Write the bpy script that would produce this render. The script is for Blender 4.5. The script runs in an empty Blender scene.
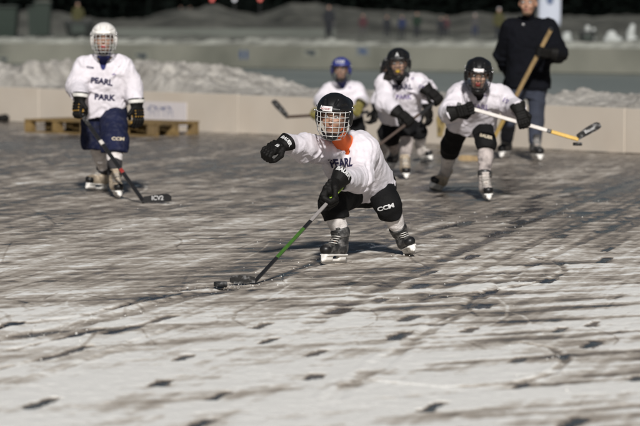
import bpy, bmesh, math, random
import numpy as np
from mathutils import Vector, Matrix
from mathutils.bvhtree import BVHTree
random.seed(7)
sc = bpy.context.scene
COL = sc.collection

# ------------------------------------------------------------------ camera maths
F_PX, HOR, CAM_H = 2800.0, 20.0, 1.5
PITCH = math.atan((213.0 - HOR) / F_PX)
def ray(u, v):
    x = (u - 320.0) / F_PX; z = -(v - 213.0) / F_PX
    c, s = math.cos(PITCH), math.sin(PITCH)
    return np.array([x, c + z * s, -s + z * c])
def at(u, v, Y):
    d = ray(u, v); return np.array([0, 0, CAM_H]) + d * (Y / d[1])
def gnd(u, v, z=0.0):
    d = ray(u, v); return np.array([0, 0, CAM_H]) + d * ((z - CAM_H) / d[2])
V = lambda *a: np.array(a, dtype=float)
def nrm(a):
    a = np.asarray(a, float); return a / (np.linalg.norm(a) + 1e-12)
def frame(fwd, up):
    """columns: right(x), forward(y), up(z); up kept, forward made orthogonal"""
    u = nrm(up); f = np.asarray(fwd, float); f = nrm(f - u * np.dot(f, u)); r = np.cross(f, u)
    return np.column_stack([r, f, u])

# ------------------------------------------------------------------ materials
MATS = {}
def mat(name, color, rough=0.6, metal=0.0, noise=0.0, nscale=30.0, bump=0.0, bscale=200.0, spec=0.5, sheen=0.0,
        emit=None, estr=0.0, dirt=None, dirt_amt=0.0, dscale=6.0, stretch=(1, 1, 1)):
    if name in MATS: return MATS[name]
    m = bpy.data.materials.new(name); m.use_nodes = True
    nt = m.node_tree; N = nt.nodes; L = nt.links
    b = N['Principled BSDF']
    c = tuple(color) + (1,)
    b.inputs['Base Color'].default_value = c
    b.inputs['Roughness'].default_value = rough
    b.inputs['Metallic'].default_value = metal
    b.inputs['Specular IOR Level'].default_value = spec
    if sheen: b.inputs['Sheen Weight'].default_value = sheen
    tc = N.new('ShaderNodeTexCoord'); mp = N.new('ShaderNodeMapping'); mp.inputs['Scale'].default_value = stretch
    L.new(tc.outputs['Object'], mp.inputs['Vector'])
    cur = None
    if noise:
        nz = N.new('ShaderNodeTexNoise'); nz.inputs['Scale'].default_value = nscale; nz.inputs['Detail'].default_value = 6
        L.new(mp.outputs[0], nz.inputs['Vector'])
        hs = N.new('ShaderNodeMapRange'); hs.inputs[1].default_value = 0.3; hs.inputs[2].default_value = 0.7
        hs.inputs[3].default_value = 1 - noise; hs.inputs[4].default_value = 1 + noise
        L.new(nz.outputs[0], hs.inputs[0])
        mx = N.new('ShaderNodeVectorMath'); mx.operation = 'SCALE'; mx.inputs[0].default_value = color
        L.new(hs.outputs[0], mx.inputs['Scale']); cur = mx.outputs[0]
    if dirt is not None:
        n2 = N.new('ShaderNodeTexNoise'); n2.inputs['Scale'].default_value = dscale; n2.inputs['Detail'].default_value = 8
        L.new(mp.outputs[0], n2.inputs['Vector'])
        r2 = N.new('ShaderNodeMapRange'); r2.inputs[1].default_value = 0.48; r2.inputs[2].default_value = 0.68; r2.inputs[4].default_value = dirt_amt
        L.new(n2.outputs[0], r2.inputs[0])
        mm = N.new('ShaderNodeMix'); mm.data_type = 'RGBA'
        L.new(r2.outputs[0], mm.inputs[0])
        if cur is not None: L.new(cur, mm.inputs[6])
        else: mm.inputs[6].default_value = c
        mm.inputs[7].default_value = tuple(dirt) + (1,); cur = mm.outputs[2]
    if cur is not None: L.new(cur, b.inputs['Base Color'])
    if bump:
        nb = N.new('ShaderNodeTexNoise'); nb.inputs['Scale'].default_value = bscale; nb.inputs['Detail'].default_value = 4
        L.new(mp.outputs[0], nb.inputs['Vector'])
        bp = N.new('ShaderNodeBump'); bp.inputs['Strength'].default_value = bump; bp.inputs['Distance'].default_value = 0.01
        L.new(nb.outputs[0], bp.inputs['Height']); L.new(bp.outputs[0], b.inputs['Normal'])
    if emit:
        b.inputs['Emission Color'].default_value = tuple(emit) + (1,); b.inputs['Emission Strength'].default_value = estr
    MATS[name] = m; return m

M_JERSEY = mat('jersey_cloth', (.69, .655, .70), .85, noise=.04, nscale=9, bump=.5, bscale=38, sheen=.1, dirt=(.42, .39, .40), dirt_amt=.28, dscale=6)
M_BLACKCLOTH = mat('black_pants_cloth', (.0055, .0055, .006), .8, spec=.2, noise=.25, nscale=12, bump=.4, bscale=60)
M_NAVY = mat('navy_pants_cloth', (.008, .011, .036), .8, spec=.2, noise=.25, nscale=10, bump=.5, bscale=40, dirt=(.4, .4, .45), dirt_amt=.05, dscale=25)
M_SOCK = mat('white_sock_knit', (.70, .66, .64), .9, noise=.1, nscale=25, bump=.5, bscale=90, dirt=(.25, .22, .2), dirt_amt=.45, dscale=14)
M_SOCKDIRTY = mat('worn_shin_sock', (.42, .37, .35), .9, noise=.3, nscale=20, bump=.5, bscale=70, dirt=(.06, .05, .05), dirt_amt=.8, dscale=16)
M_SOCKDARK = mat('dark_sock_knit', (.03, .028, .03), .9, bump=.4, bscale=80)
M_HELM_B = mat('black_helmet_shell', (.009, .009, .0095), .42, noise=.2, nscale=20, spec=.45)
M_HELM_W = mat('white_helmet_shell', (.74, .72, .68), .35, noise=.05, nscale=15)
M_HELM_N = mat('blue_helmet_shell', (.03, .04, .20), .35, noise=.1, nscale=15)
M_CHROME = mat('pale_cage_wire', (.62, .62, .6), .35, metal=.3)
M_WIREDARK = mat('dark_cage_wire', (.05, .05, .05), .4, metal=.4)
M_STICKER = mat('white_sticker', (.78, .74, .74), .5)
M_RED = mat('red_plastic', (.26, .025, .02), .5)
M_SKIN = mat('skin', (.34, .19, .125), .55, noise=.1, nscale=30)  # skin tones darkened to stand for helmet shade on the faces
M_SKIN2 = mat('skin_pale', (.34, .21, .15), .55, noise=.1, nscale=30)
M_LIP = mat('lips', (.28, .11, .09), .5)
M_EYEW = mat('eye_white', (.7, .7, .68), .3)
M_EYED = mat('eye_iris', (.03, .02, .015), .2)
M_BROW = mat('brow_hair', (.05, .03, .02), .8)
M_HAIR = mat('dark_hair', (.012, .009, .007), .6, noise=.4, nscale=60, bump=1, bscale=120, stretch=(1, 1, .15))
M_HAIRBR = mat('brown_hair', (.11, .07, .04), .7, noise=.3, nscale=60, bump=1, bscale=120)
M_ORANGE = mat('orange_fleece', (.75, .13, .02), .9, bump=.3)
M_NAVYFL = mat('navy_fleece', (.02, .025, .12), .9, bump=.3)
M_YELLOW = mat('yellow_cloth', (.65, .42, .03), .8, bump=.3)
M_BLACKPL = mat('black_glove_leather', (.007, .0065, .006), .65, spec=.18, noise=.3, nscale=30, bump=.4, bscale=80)
M_GLOVEY = mat('tan_glove_palm', (.42, .24, .04), .7, noise=.3, nscale=25, bump=.3)
M_OLIVE = mat('olive_glove', (.17, .145, .035), .7, noise=.3, nscale=25, bump=.3)
M_WHITEPL = mat('white_plastic', (.74, .72, .68), .4, noise=.06, nscale=20)
M_BOOTB = mat('black_skate_boot', (.02, .02, .02), .45, noise=.4, nscale=30, dirt=(.4, .38, .36), dirt_amt=.35, dscale=22)
M_BOOTT = mat('tan_skate_boot', (.46, .38, .28), .55, noise=.2, nscale=25, dirt=(.08, .06, .05), dirt_amt=.6, dscale=18)
M_BOOTW = mat('pale_skate_boot', (.55, .50, .46), .5, noise=.2, nscale=25, dirt=(.12, .1, .09), dirt_amt=.6, dscale=18)
M_STEEL = mat('skate_steel', (.6, .6, .6), .25, metal=1)
M_LACE = mat('lace', (.6, .58, .54), .9)
M_INK = mat('navy_ink', (.02, .018, .06), .8)
M_INKP = mat('faded_purple_ink', (.22, .18, .32), .8)
M_PRINTW = mat('white_print', (.52, .52, .52), .6)
M_PRINTG = mat('beige_print', (.55, .48, .36), .6)
M_STK_BLACK = mat('black_stick', (.015, .015, .016), .35, noise=.2)
M_STK_GREEN = mat('green_stick', (.05, .13, .022), .4, noise=.15)
M_STK_LIME = mat('lime_grip', (.35, .55, .06), .45)
M_STK_WHITE = mat('white_stick', (.6, .56, .52), .45, noise=.1)
M_STK_YEL = mat('yellow_stick', (.58, .36, .05), .5, noise=.15)
M_STK_WOOD = mat('wood_stick', (.27, .185, .085), .55, noise=.35, nscale=18, stretch=(1, 1, .2))
M_STK_BROWN = mat('brown_stick', (.06, .04, .03), .5)
M_TAPE = mat('black_blade_tape', (.02, .019, .018), .9, noise=.3, nscale=50, dirt=(.6, .6, .6), dirt_amt=.35, dscale=30)
M_PUCK = mat('puck_rubber', (.012, .012, .012), .6, bump=.3, dirt=(.5, .5, .5), dirt_amt=.3, dscale=40)
M_JACKET = mat('dark_navy_jacket', (.0035, .004, .0065), .9, spec=.15, noise=.3, nscale=8, bump=.5, bscale=25)
M_JEANS = mat('blue_jeans', (.030, .036, .055), .9, noise=.3, nscale=7, bump=.5, bscale=60, stretch=(1, 1, .5))
M_PALLET = mat('pallet_wood', (.19, .125, .045), .85, noise=.35, nscale=9, bump=.5, bscale=30, stretch=(.3, 1, 1), dirt=(.08, .06, .04), dirt_amt=.5, dscale=5)
M_BOARD = mat('cream_rink_board', (.54, .48, .405), .65, noise=.05, nscale=1.2, bump=.1, bscale=8, dirt=(.50, .43, .35), dirt_amt=.4, dscale=1.6)
M_BOARD2 = mat('dimmed_green_grey_board', (.205, .205, .17), .7, noise=.12, nscale=.5, dirt=(.10, .105, .085), dirt_amt=.7, dscale=.3)  # board colour lowered for the dimmer light at the second rink
M_BOARD3 = mat('pale_far_board', (.115, .125, .11), .7, noise=.12, nscale=.5)
M_BANNER = mat('banner_vinyl', (.60, .56, .56), .6, noise=.04, nscale=3)
M_SIGNBLUE = mat('banner_blue_print', (.10, .12, .24), .6)
M_SIGNDARK = mat('dark_ad_print', (.04, .05, .06), .6)
M_SIGNDBLUE = mat('ad_blue_print', (.05, .08, .16), .6)
M_BIN = mat('green_bin_plastic', (.004, .014, .008), .5, noise=.2)
M_BINDARK = mat('dark_bin_plastic', (.006, .009, .008), .5, noise=.2)
M_POLE = mat('grey_pole', (.08, .08, .08), .5, metal=.5)

# ------------------------------------------------------------------ object helpers
def link(o, parent=None):
    COL.objects.link(o)
    if parent is not None: o.parent = parent
    return o
def props(o, label=None, cat=None, group=None, kind=None):
    if label: o['label'] = label
    if cat: o['category'] = cat
    if group: o['group'] = group
    if kind: o['kind'] = kind
    return o
def mesh_np(name, verts, faces, material=None, smooth=True):
    me = bpy.data.meshes.new(name)
    verts = np.asarray(verts, np.float32); faces = np.asarray(faces, np.int32)
    n = faces.shape[1]
    me.vertices.add(len(verts)); me.vertices.foreach_set('co', verts.ravel())
    me.loops.add(faces.size); me.loops.foreach_set('vertex_index', faces.ravel())
    me.polygons.add(len(faces)); me.polygons.foreach_set('loop_start', np.arange(0, faces.size, n, dtype=np.int32))
    me.polygons.foreach_set('loop_total', np.full(len(faces), n, np.int32))
    me.polygons.foreach_set('use_smooth', np.full(len(faces), smooth, bool))
    me.update(calc_edges=True)
    if material: me.materials.append(material)
    return me
class MB:
    """collects simple shapes into one mesh"""
    def __init__(s): s.v = []; s.f = []
    def add(s, vs, fs):
        o = len(s.v); s.v += [tuple(map(float, p)) for p in vs]; s.f += [tuple(i + o for i in f) for f in fs]
    def box(s, c, h, R=np.eye(3), bev=0.0):
        c = np.asarray(c, float); h = np.asarray(h, float)
        if bev <= 0:
            vs = [c + R @ (h * V(x, y, z)) for x in (-1, 1) for y in (-1, 1) for z in (-1, 1)]
            s.add(vs, [(0, 1, 3, 2), (4, 6, 7, 5), (0, 4, 5, 1), (2, 3, 7, 6), (0, 2, 6, 4), (1, 5, 7, 3)])
        else:
            bm = bmesh.new(); bmesh.ops.create_cube(bm, size=2)
            for v in bm.verts: v.co = Vector((v.co.x * h[0], v.co.y * h[1], v.co.z * h[2]))
            bmesh.ops.bevel(bm, geom=list(bm.edges), offset=bev, segments=2, affect='EDGES', profile=.5)
            bm.verts.index_update()
            s.add([c + R @ V(*v.co) for v in bm.verts], [tuple(v.index for v in f.verts) for f in bm.faces]); bm.free()
    def tube(s, pts, r, n=6, closed=False, flat=1.0, up=None):
        pts = [np.asarray(p, float) for p in pts]; m = len(pts)
        rs = r if hasattr(r, '__len__') else [r] * m
        vs = []; prev = None
        for i, p in enumerate(pts):
            if closed: t = nrm(pts[(i + 1) % m] - pts[i - 1])
            else: t = nrm(pts[min(i + 1, m - 1)] - pts[max(i - 1, 0)])
            if prev is None:
                a = V(0, 0, 1) if up is None else np.asarray(up, float)
                if abs(np.dot(a, t)) > .95: a = V(1, 0, 0)
                prev = a
            a = nrm(prev - t * np.dot(prev, t)); b = np.cross(t, a); prev = a
            for k in range(n):
                w = 2 * math.pi * k / n + math.pi / n
                vs.append(p + rs[i] * (math.cos(w) * a + flat * math.sin(w) * b))
        fs = []
        for i in range(m if closed else m - 1):
            j = (i + 1) % m
            for k in range(n):
                l = (k + 1) % n
                fs.append((i * n + k, i * n + l, j * n + l, j * n + k))
        if not closed:
            fs.append(tuple(range(n))[::-1]); fs.append(tuple((m - 1) * n + k for k in range(n)))
        s.add(vs, fs)
    def prism(s, poly, z0, z1, R=np.eye(3), c=V(0, 0, 0)):
        n = len(poly)
        vs = [c + R @ V(x, y, z0) for x, y in poly] + [c + R @ V(x, y, z1) for x, y in poly]
        fs = [tuple(range(n))[::-1], tuple(range(n, 2 * n))] + [(i, (i + 1) % n, n + (i + 1) % n, n + i) for i in range(n)]
        s.add(vs, fs)
    def mesh(s, name, material=None, smooth=False):
        me = bpy.data.meshes.new(name); me.from_pydata(s.v, [], s.f); me.update()
        bm = bmesh.new(); bm.from_mesh(me); bmesh.ops.recalc_face_normals(bm, faces=bm.faces); bm.to_mesh(me); bm.free()
        if material: me.materials.append(material)
        if smooth: me.polygons.foreach_set('use_smooth', [True] * len(me.polygons))
        return me
    def build(s, name, material, parent=None, smooth=False):
        return link(bpy.data.objects.new(name, s.mesh(name, material, smooth)), parent)

# ------------------------------------------------------------------ noise
def _h(ix, iy, iz, seed):
    h = (ix.astype(np.int64) * 374761393 + iy.astype(np.int64) * 668265263 + iz.astype(np.int64) * 1440662683 + seed * 974634777) & 0xffffffff
    h = ((h ^ (h >> 13)) * 1274126177) & 0xffffffff
    h = h ^ (h >> 16)
    return (h & 0xffff).astype(np.float32) / 65535.0
def noise3(x, y, z, seed=0):
    fx, fy, fz = np.floor(x), np.floor(y), np.floor(z)
    ix, iy, iz = fx.astype(np.int32), fy.astype(np.int32), fz.astype(np.int32)
    tx, ty, tz = x - fx, y - fy, z - fz
    tx = tx * tx * (3 - 2 * tx); ty = ty * ty * (3 - 2 * ty); tz = tz * tz * (3 - 2 * tz)
    r = 0
    for a in (0, 1):
        for b in (0, 1):
            for c in (0, 1):
                r = r + _h(ix + a, iy + b, iz + c, seed) * (tx if a else 1 - tx) * (ty if b else 1 - ty) * (tz if c else 1 - tz)
    return r * 2 - 1
def noise2(x, y, seed=0):
    fx, fy = np.floor(x), np.floor(y)
    ix, iy = fx.astype(np.int32), fy.astype(np.int32); z = np.zeros_like(ix)
    tx, ty = x - fx, y - fy
    tx = tx * tx * (3 - 2 * tx); ty = ty * ty * (3 - 2 * ty)
    return ((_h(ix, iy, z, seed) * (1 - tx) + _h(ix + 1, iy, z, seed) * tx) * (1 - ty) + (_h(ix, iy + 1, z, seed) * (1 - tx) + _h(ix + 1, iy + 1, z, seed) * tx) * ty) * 2 - 1
def fbm2(x, y, oct=4, seed=0, gain=.5):
    r = 0; a = 1; n = 0
    for i in range(oct):
        r = r + a * noise2(x, y, seed + i * 17); n += a; a *= gain; x = x * 2.03 + 5.1; y = y * 2.03 + 1.7
    return r / n
def sstep(a, b, x):
    t = np.clip((x - a) / (b - a), 0, 1); return t * t * (3 - 2 * t)

# ------------------------------------------------------------------ voxel sculpting
class Rc:   # round cone
    def __init__(s, a, b, ra, rb): s.a, s.b, s.ra, s.rb = V(*a), V(*b), ra, rb; m = max(ra, rb); s.lo = np.minimum(s.a, s.b) - m; s.hi = np.maximum(s.a, s.b) + m
    def __call__(s, x, y, z):
        ba = s.b - s.a; L = ba @ ba + 1e-9
        px, py, pz = x - s.a[0], y - s.a[1], z - s.a[2]
        t = np.clip((px * ba[0] + py * ba[1] + pz * ba[2]) / L, 0, 1)
        return np.sqrt((px - t * ba[0]) ** 2 + (py - t * ba[1]) ** 2 + (pz - t * ba[2]) ** 2) - (s.ra + (s.rb - s.ra) * t)
class El:
    def __init__(s, c, r, R=np.eye(3)): s.c, s.r, s.R = V(*c), V(*r), R; m = max(r); s.lo = s.c - m; s.hi = s.c + m
    def __call__(s, x, y, z):
        px, py, pz = x - s.c[0], y - s.c[1], z - s.c[2]; R = s.R
        q = [(px * R[0, i] + py * R[1, i] + pz * R[2, i]) / s.r[i] for i in range(3)]
        k0 = np.sqrt(q[0] ** 2 + q[1] ** 2 + q[2] ** 2) + 1e-6
        k1 = np.sqrt((q[0] / s.r[0]) ** 2 + (q[1] / s.r[1]) ** 2 + (q[2] / s.r[2]) ** 2) + 1e-6
        return k0 * (k0 - 1) / k1
class Bx:
    def __init__(s, c, h, R=np.eye(3), rd=.005): s.c, s.h, s.R, s.rd = V(*c), V(*h), R, rd; m = np.linalg.norm(h); s.lo = s.c - m; s.hi = s.c + m
    def __call__(s, x, y, z):
        px, py, pz = x - s.c[0], y - s.c[1], z - s.c[2]; R = s.R
        q = [np.abs(px * R[0, i] + py * R[1, i] + pz * R[2, i]) - (s.h[i] - s.rd) for i in range(3)]
        return np.sqrt(sum(np.maximum(a, 0) ** 2 for a in q)) + np.minimum(np.maximum(q[0], np.maximum(q[1], q[2])), 0) - s.rd
class Torso:   # elliptical loft along an axis
    def __init__(s, o, R, L, ts, ws, ds, grow=0.0):
        s.o, s.R, s.L, s.ts = np.asarray(o, float), R, L, ts; s.ws = np.array(ws) + grow; s.ds = np.array(ds) + grow
        m = max(max(s.ws), max(s.ds)); e = s.o + R[:, 2] * L * ts[0]; g = s.o + R[:, 2] * L * ts[-1]
        s.lo = np.minimum(e, g) - m; s.hi = np.maximum(e, g) + m
    def __call__(s, x, y, z):
        px, py, pz = x - s.o[0], y - s.o[1], z - s.o[2]; R = s.R
        a = px * R[0, 0] + py * R[1, 0] + pz * R[2, 0]; b = px * R[0, 1] + py * R[1, 1] + pz * R[2, 1]; c = (px * R[0, 2] + py * R[1, 2] + pz * R[2, 2]) / s.L
        w = np.interp(c, s.ts, s.ws); d = np.interp(c, s.ts, s.ds)
        k = np.power(np.abs(a / w) ** 2.4 + np.abs(b / d) ** 2.4 + 1e-9, 1 / 2.4)
        f = (k - 1) * np.minimum(w, d) * .8
        return np.maximum(f, np.maximum((s.ts[0] - c) * s.L, (c - s.ts[-1]) * s.L))
class Vox:
    FAR = .12
    def __init__(s, prims, h, pad=.03):
        s.h = h
        lo = np.min([p.lo for p in prims], 0) - pad; hi = np.max([p.hi for p in prims], 0) + pad
        s.lo = lo; s.n = np.ceil((hi - lo) / h).astype(int) + 1
        s.ax = [(lo[i] + h * np.arange(s.n[i])).astype(np.float32) for i in range(3)]
        s.F = np.full(s.n, s.FAR, np.float32)
    def _sl(s, p, m):
        a = np.clip(((p.lo - m - s.lo) / s.h).astype(int), 0, s.n - 1); b = np.clip(((p.hi + m - s.lo) / s.h).astype(int) + 2, 1, s.n)
        sl = tuple(slice(a[i], b[i]) for i in range(3))
        g = (s.ax[0][sl[0]][:, None, None], s.ax[1][sl[1]][None, :, None], s.ax[2][sl[2]][None, None, :])
        return sl, g
    def add(s, p, k=.02):
        sl, g = s._sl(p, k + .01); d = p(*g).astype(np.float32); f = s.F[sl]
        hh = np.maximum(k - np.abs(f - d), 0) / k
        s.F[sl] = np.minimum(f, d) - hh * hh * k * .25
    def sub(s, p, k=.005):
        sl, g = s._sl(p, .02); d = -p(*g).astype(np.float32); f = s.F[sl]
        hh = np.maximum(k - np.abs(f - d), 0) / k
        s.F[sl] = np.maximum(f, d) + hh * hh * k * .25
    def cut(s, pt, n, k=.006, within=None):
        """remove the side the normal points to"""
        n = nrm(n); g = (s.ax[0][:, None, None], s.ax[1][None, :, None], s.ax[2][None, None, :])
        d = ((g[0] - pt[0]) * n[0] + (g[1] - pt[1]) * n[1] + (g[2] - pt[2]) * n[2]).astype(np.float32)
        if within is not None: d = np.minimum(d, -(within(*g)).astype(np.float32))
        hh = np.maximum(k - np.abs(s.F - d), 0) / k
        s.F = np.maximum(s.F, d) + hh * hh * k * .25
    def warp(s, fn):
        m = np.abs(s.F) < .04
        i, j, k = np.nonzero(m)
        s.F[i, j, k] += fn(s.ax[0][i], s.ax[1][j], s.ax[2][k]).astype(np.float32)
    def mesh(s, name, material):
        F = s.F; F[0] = F[-1] = s.FAR; F[:, 0] = F[:, -1] = s.FAR; F[:, :, 0] = F[:, :, -1] = s.FAR
        S = F < 0
        c = [S[a:S.shape[0] - 1 + a, b:S.shape[1] - 1 + b, d:S.shape[2] - 1 + d] for a in (0, 1) for b in (0, 1) for d in (0, 1)]
        cnt = sum(q.astype(np.int8) for q in c)
        act = (cnt > 0) & (cnt < 8)
        I, J, K = np.nonzero(act)
        idx = np.full(act.shape, -1, np.int32); idx[I, J, K] = np.arange(len(I))
        acc = np.zeros((len(I), 3), np.float32); num = np.zeros(len(I), np.float32)
        cor = [(a, b, d) for a in (0, 1) for b in (0, 1) for d in (0, 1)]
        for p in range(8):
            for q in range(p + 1, 8):
                if sum(abs(cor[p][t] - cor[q][t]) for t in range(3)) != 1: continue
                fa = F[I + cor[p][0], J + cor[p][1], K + cor[p][2]]; fb = F[I + cor[q][0], J + cor[q][1], K + cor[q][2]]
                m = (fa < 0) != (fb < 0); t = np.where(m, fa / np.where(m, fa - fb, 1), 0)
                for ax in range(3):
                    acc[:, ax] += np.where(m, cor[p][ax] + t * (cor[q][ax] - cor[p][ax]), 0)
                num += m
        P = acc / num[:, None] + np.stack([I, J, K], 1)
        P = P * s.h + s.lo
        quads = []
        for ax in range(3):
            sl0 = [slice(1, -1)] * 3; sl1 = [slice(1, -1)] * 3
            sl0[ax] = slice(0, -1); sl1[ax] = slice(1, None)
            A, B = S[tuple(sl0)], S[tuple(sl1)]
            i, j, k = np.nonzero(A != B); base = np.stack([i, j, k], 1)
            off = np.ones(3, int); off[ax] = 0; base = base + off
            o1, o2 = (ax + 1) % 3, (ax + 2) % 3
            def cell(d1, d2):
                q = base.copy(); q[:, o1] += d1; q[:, o2] += d2; return idx[q[:, 0], q[:, 1], q[:, 2]]
            Q = np.stack([cell(-1, -1), cell(0, -1), cell(0, 0), cell(-1, 0)], 1)
            inn = A[i, j, k]; Q[~inn] = Q[~inn][:, ::-1]; quads.append(Q)
        Q = np.concatenate(quads); Q = Q[(Q >= 0).all(1)]
        return mesh_np(name, P, Q, material)
def sculpt(prims, h, k=.02):
    v = Vox([p if not isinstance(p, tuple) else p[0] for p in prims], h)
    for p in prims:
        if isinstance(p, tuple): v.add(p[0], p[1])
        else: v.add(p, k)
    return v

# ------------------------------------------------------------------ text decals
def text_mesh(body, size, bold=.0, arch=0.0, sx=1.0, cuts=2):
    cu = bpy.data.curves.new('t', 'FONT'); cu.body = body; cu.size = size; cu.offset = bold; cu.align_x = 'CENTER'; cu.align_y = 'CENTER'; cu.resolution_u = 3
    o = bpy.data.objects.new('t', cu); COL.objects.link(o)
    dg = bpy.context.evaluated_depsgraph_get(); me = bpy.data.meshes.new_from_object(o.evaluated_get(dg))
    bpy.data.objects.remove(o); bpy.data.curves.remove(cu)
    bm = bmesh.new(); bm.from_mesh(me)
    for _ in range(cuts):
        es = [e for e in bm.edges if e.calc_length() > size * .25]
        if es: bmesh.ops.subdivide_edges(bm, edges=es, cuts=1)
    bmesh.ops.triangulate(bm, faces=bm.faces)
    pts = [(v.co.x * sx, v.co.y + arch * (v.co.x * sx) ** 2) for v in bm.verts]; bm.verts.index_update()
    fs = [tuple(v.index for v in f.verts) for f in bm.faces]; bm.free(); bpy.data.meshes.remove(me)
    return pts, fs
def shape_mesh(polys):
    pts, fs = [], []
    for poly in polys:
        bm = bmesh.new(); vs = [bm.verts.new((x, y, 0)) for x, y in poly]; bm.faces.new(vs)
        bmesh.ops.triangulate(bm, faces=bm.faces)
        for _ in range(2): bmesh.ops.subdivide_edges(bm, edges=[e for e in bm.edges if e.calc_length() > .02], cuts=1); bmesh.ops.triangulate(bm, faces=bm.faces)
        bm.verts.index_update(); o = len(pts); pts += [(v.co.x, v.co.y) for v in bm.verts]; fs += [tuple(v.index + o for v in f.verts) for f in bm.faces]; bm.free()
    return pts, fs
def stamp(name, pf, c, right, up, targets, material, base, parent, off=.004, depth=.25):
    """lays a flat print on the surface of the given meshes (world coordinates), looking along right x up"""
    pts, fs = pf; right, up = nrm(right), nrm(up); n = nrm(np.cross(right, up)); up = np.cross(n, right)
    vs = []
    for x, y in pts:
        o = c + right * x + up * y + n * depth; best = None
        for bv in targets:
            hit = bv.ray_cast(Vector(o), Vector(-n), depth * 4.5)
            if hit[0] is not None and (best is None or hit[3] < best): best = hit[3]
        vs.append((o - n * ((best if best is not None else depth) - off)) - base)
    me = bpy.data.meshes.new(name); me.from_pydata([tuple(v) for v in vs], [], fs); me.update(); me.materials.append(material)
    return link(bpy.data.objects.new(name, me), parent)
def bvh(obj_mesh, shift):
    n = len(obj_mesh.vertices); co = np.empty(n * 3, np.float32); obj_mesh.vertices.foreach_get('co', co); co = co.reshape(-1, 3) + np.asarray(shift, np.float32)
    return BVHTree.FromPolygons([tuple(map(float, c)) for c in co], [tuple(p.vertices) for p in obj_mesh.polygons])
def shift_mesh(me, d):
    n = len(me.vertices); co = np.empty(n * 3, np.float32); me.vertices.foreach_get('co', co)
    co = (co.reshape(-1, 3) + np.asarray(d, np.float32)).ravel(); me.vertices.foreach_set('co', co); me.update()

# ------------------------------------------------------------------ shared equipment meshes (local frames)
_cache = {}
def with_mat(key, builder, material):
    if key not in _cache: _cache[key] = builder()
    k2 = (key, material.name)
    if k2 not in _cache:
        m = _cache[key].copy(); m.materials.clear(); m.materials.append(material); _cache[k2] = m
    return _cache[k2]
def b_helmet():
    h = .0045
    v = sculpt([El((0, -.010, .042), (.112, .140, .109))], h)
    for x in (-.076, -.027, .027, .076):
        v.add(Rc((x, -.095, .112 - abs(x) * .55), (x * .9, -.02, .141 - abs(x) * .55), .021, .019), .007); v.add(Rc((x * .9, -.02, .141 - abs(x) * .55), (x * .85, .085, .108 - abs(x) * .45), .019, .014), .007)
    v.add(Rc((-.055, -.090, .070), (.055, -.090, .070), .045, .045), .02)
    v.add(Rc((-.06, .118, .062), (.06, .118, .062), .010, .010), .02)
    v.add(El((-.104, -.005, -.005), (.018, .045, .055)), .02); v.add(El((.104, -.005, -.005), (.018, .045, .055)), .02)
    for sx in (-1, 1):
        for y0, y1, xx, zz in ((.06, .09, .045, .143), (.0, .04, .052, .16), (-.07, -.03, .052, .152)):
            v.sub(Rc((sx * xx, y0, zz - .010), (sx * xx, y1, zz - .016), .009, .009))
        v.sub(Rc((sx * .117, -.05, .075), (sx * .108, .045, .078), .006, .006)); v.sub(Rc((sx * .119, -.04, .045), (sx * .113, .03, .048), .005, .005))
    for sx in (-1, 1): v.sub(Rc((sx * .068, .092, .080), (sx * .094, .048, .086), .009, .009)); v.sub(Rc((sx * .030, .108, .095), (sx * .040, .075, .120), .008, .008))
    v.sub(El((0, -.005, .02), (.094, .118, .118)))
    g = (v.ax[0][:, None, None], v.ax[1][None, :, None], v.ax[2][None, None, :])
    zc = np.interp(g[1], [-.16, -.05, .03, .06, .2], [-.055, -.065, -.055, .048, .052])
    v.F = np.maximum(v.F, (zc - g[2]) * .6).astype(np.float32)
    return v.mesh('helmet', None)
def b_cage():
    b = MB(); r = .0024
    def pt(a, z):
        t = (z + .135) / .18
        rx = np.interp(t, [0, .25, .6, 1], [.070, .098, .108, .112]); ry = np.interp(t, [0, .25, .6, 1], [.112, .146, .146, .138])
        return V(rx * math.sin(a), ry * math.cos(a), z)
    for z, am in ((.045, 1.25), (.012, 1.35), (-.018, 1.4), (-.048, 1.4), (-.078, 1.35), (-.106, 1.25), (-.132, 1.1)):
        b.tube([pt(a, z - .008 * (1 - math.cos(a))) for a in np.linspace(-am, am, 19)], r if z < .04 else   .0032, 5)
    for a in (-1.3, -.95, -.6, -.22, .22, .6, .95, 1.3):
        b.tube([pt(a, z) for z in np.linspace(.048, -.13, 9)], r, 5)
    b.tube([pt(1.4, z) for z in np.linspace(.045, -.09, 8)], .0045, 5); b.tube([pt(-1.4, z) for z in np.linspace(.045, -.09, 8)], .0045, 5)
    return b.mesh('cage', None, True)
def b_chincup():
    v = sculpt([El((0, .088, -.118), (.048, .034, .026))], .004); v.add(Rc((-.09, .03, -.06), (-.035, .085, -.115), .007, .008), .01); v.add(Rc((.09, .03, -.06), (.035, .085, -.115), .007, .008), .01)
    return v.mesh('chin_cup', None)
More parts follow.
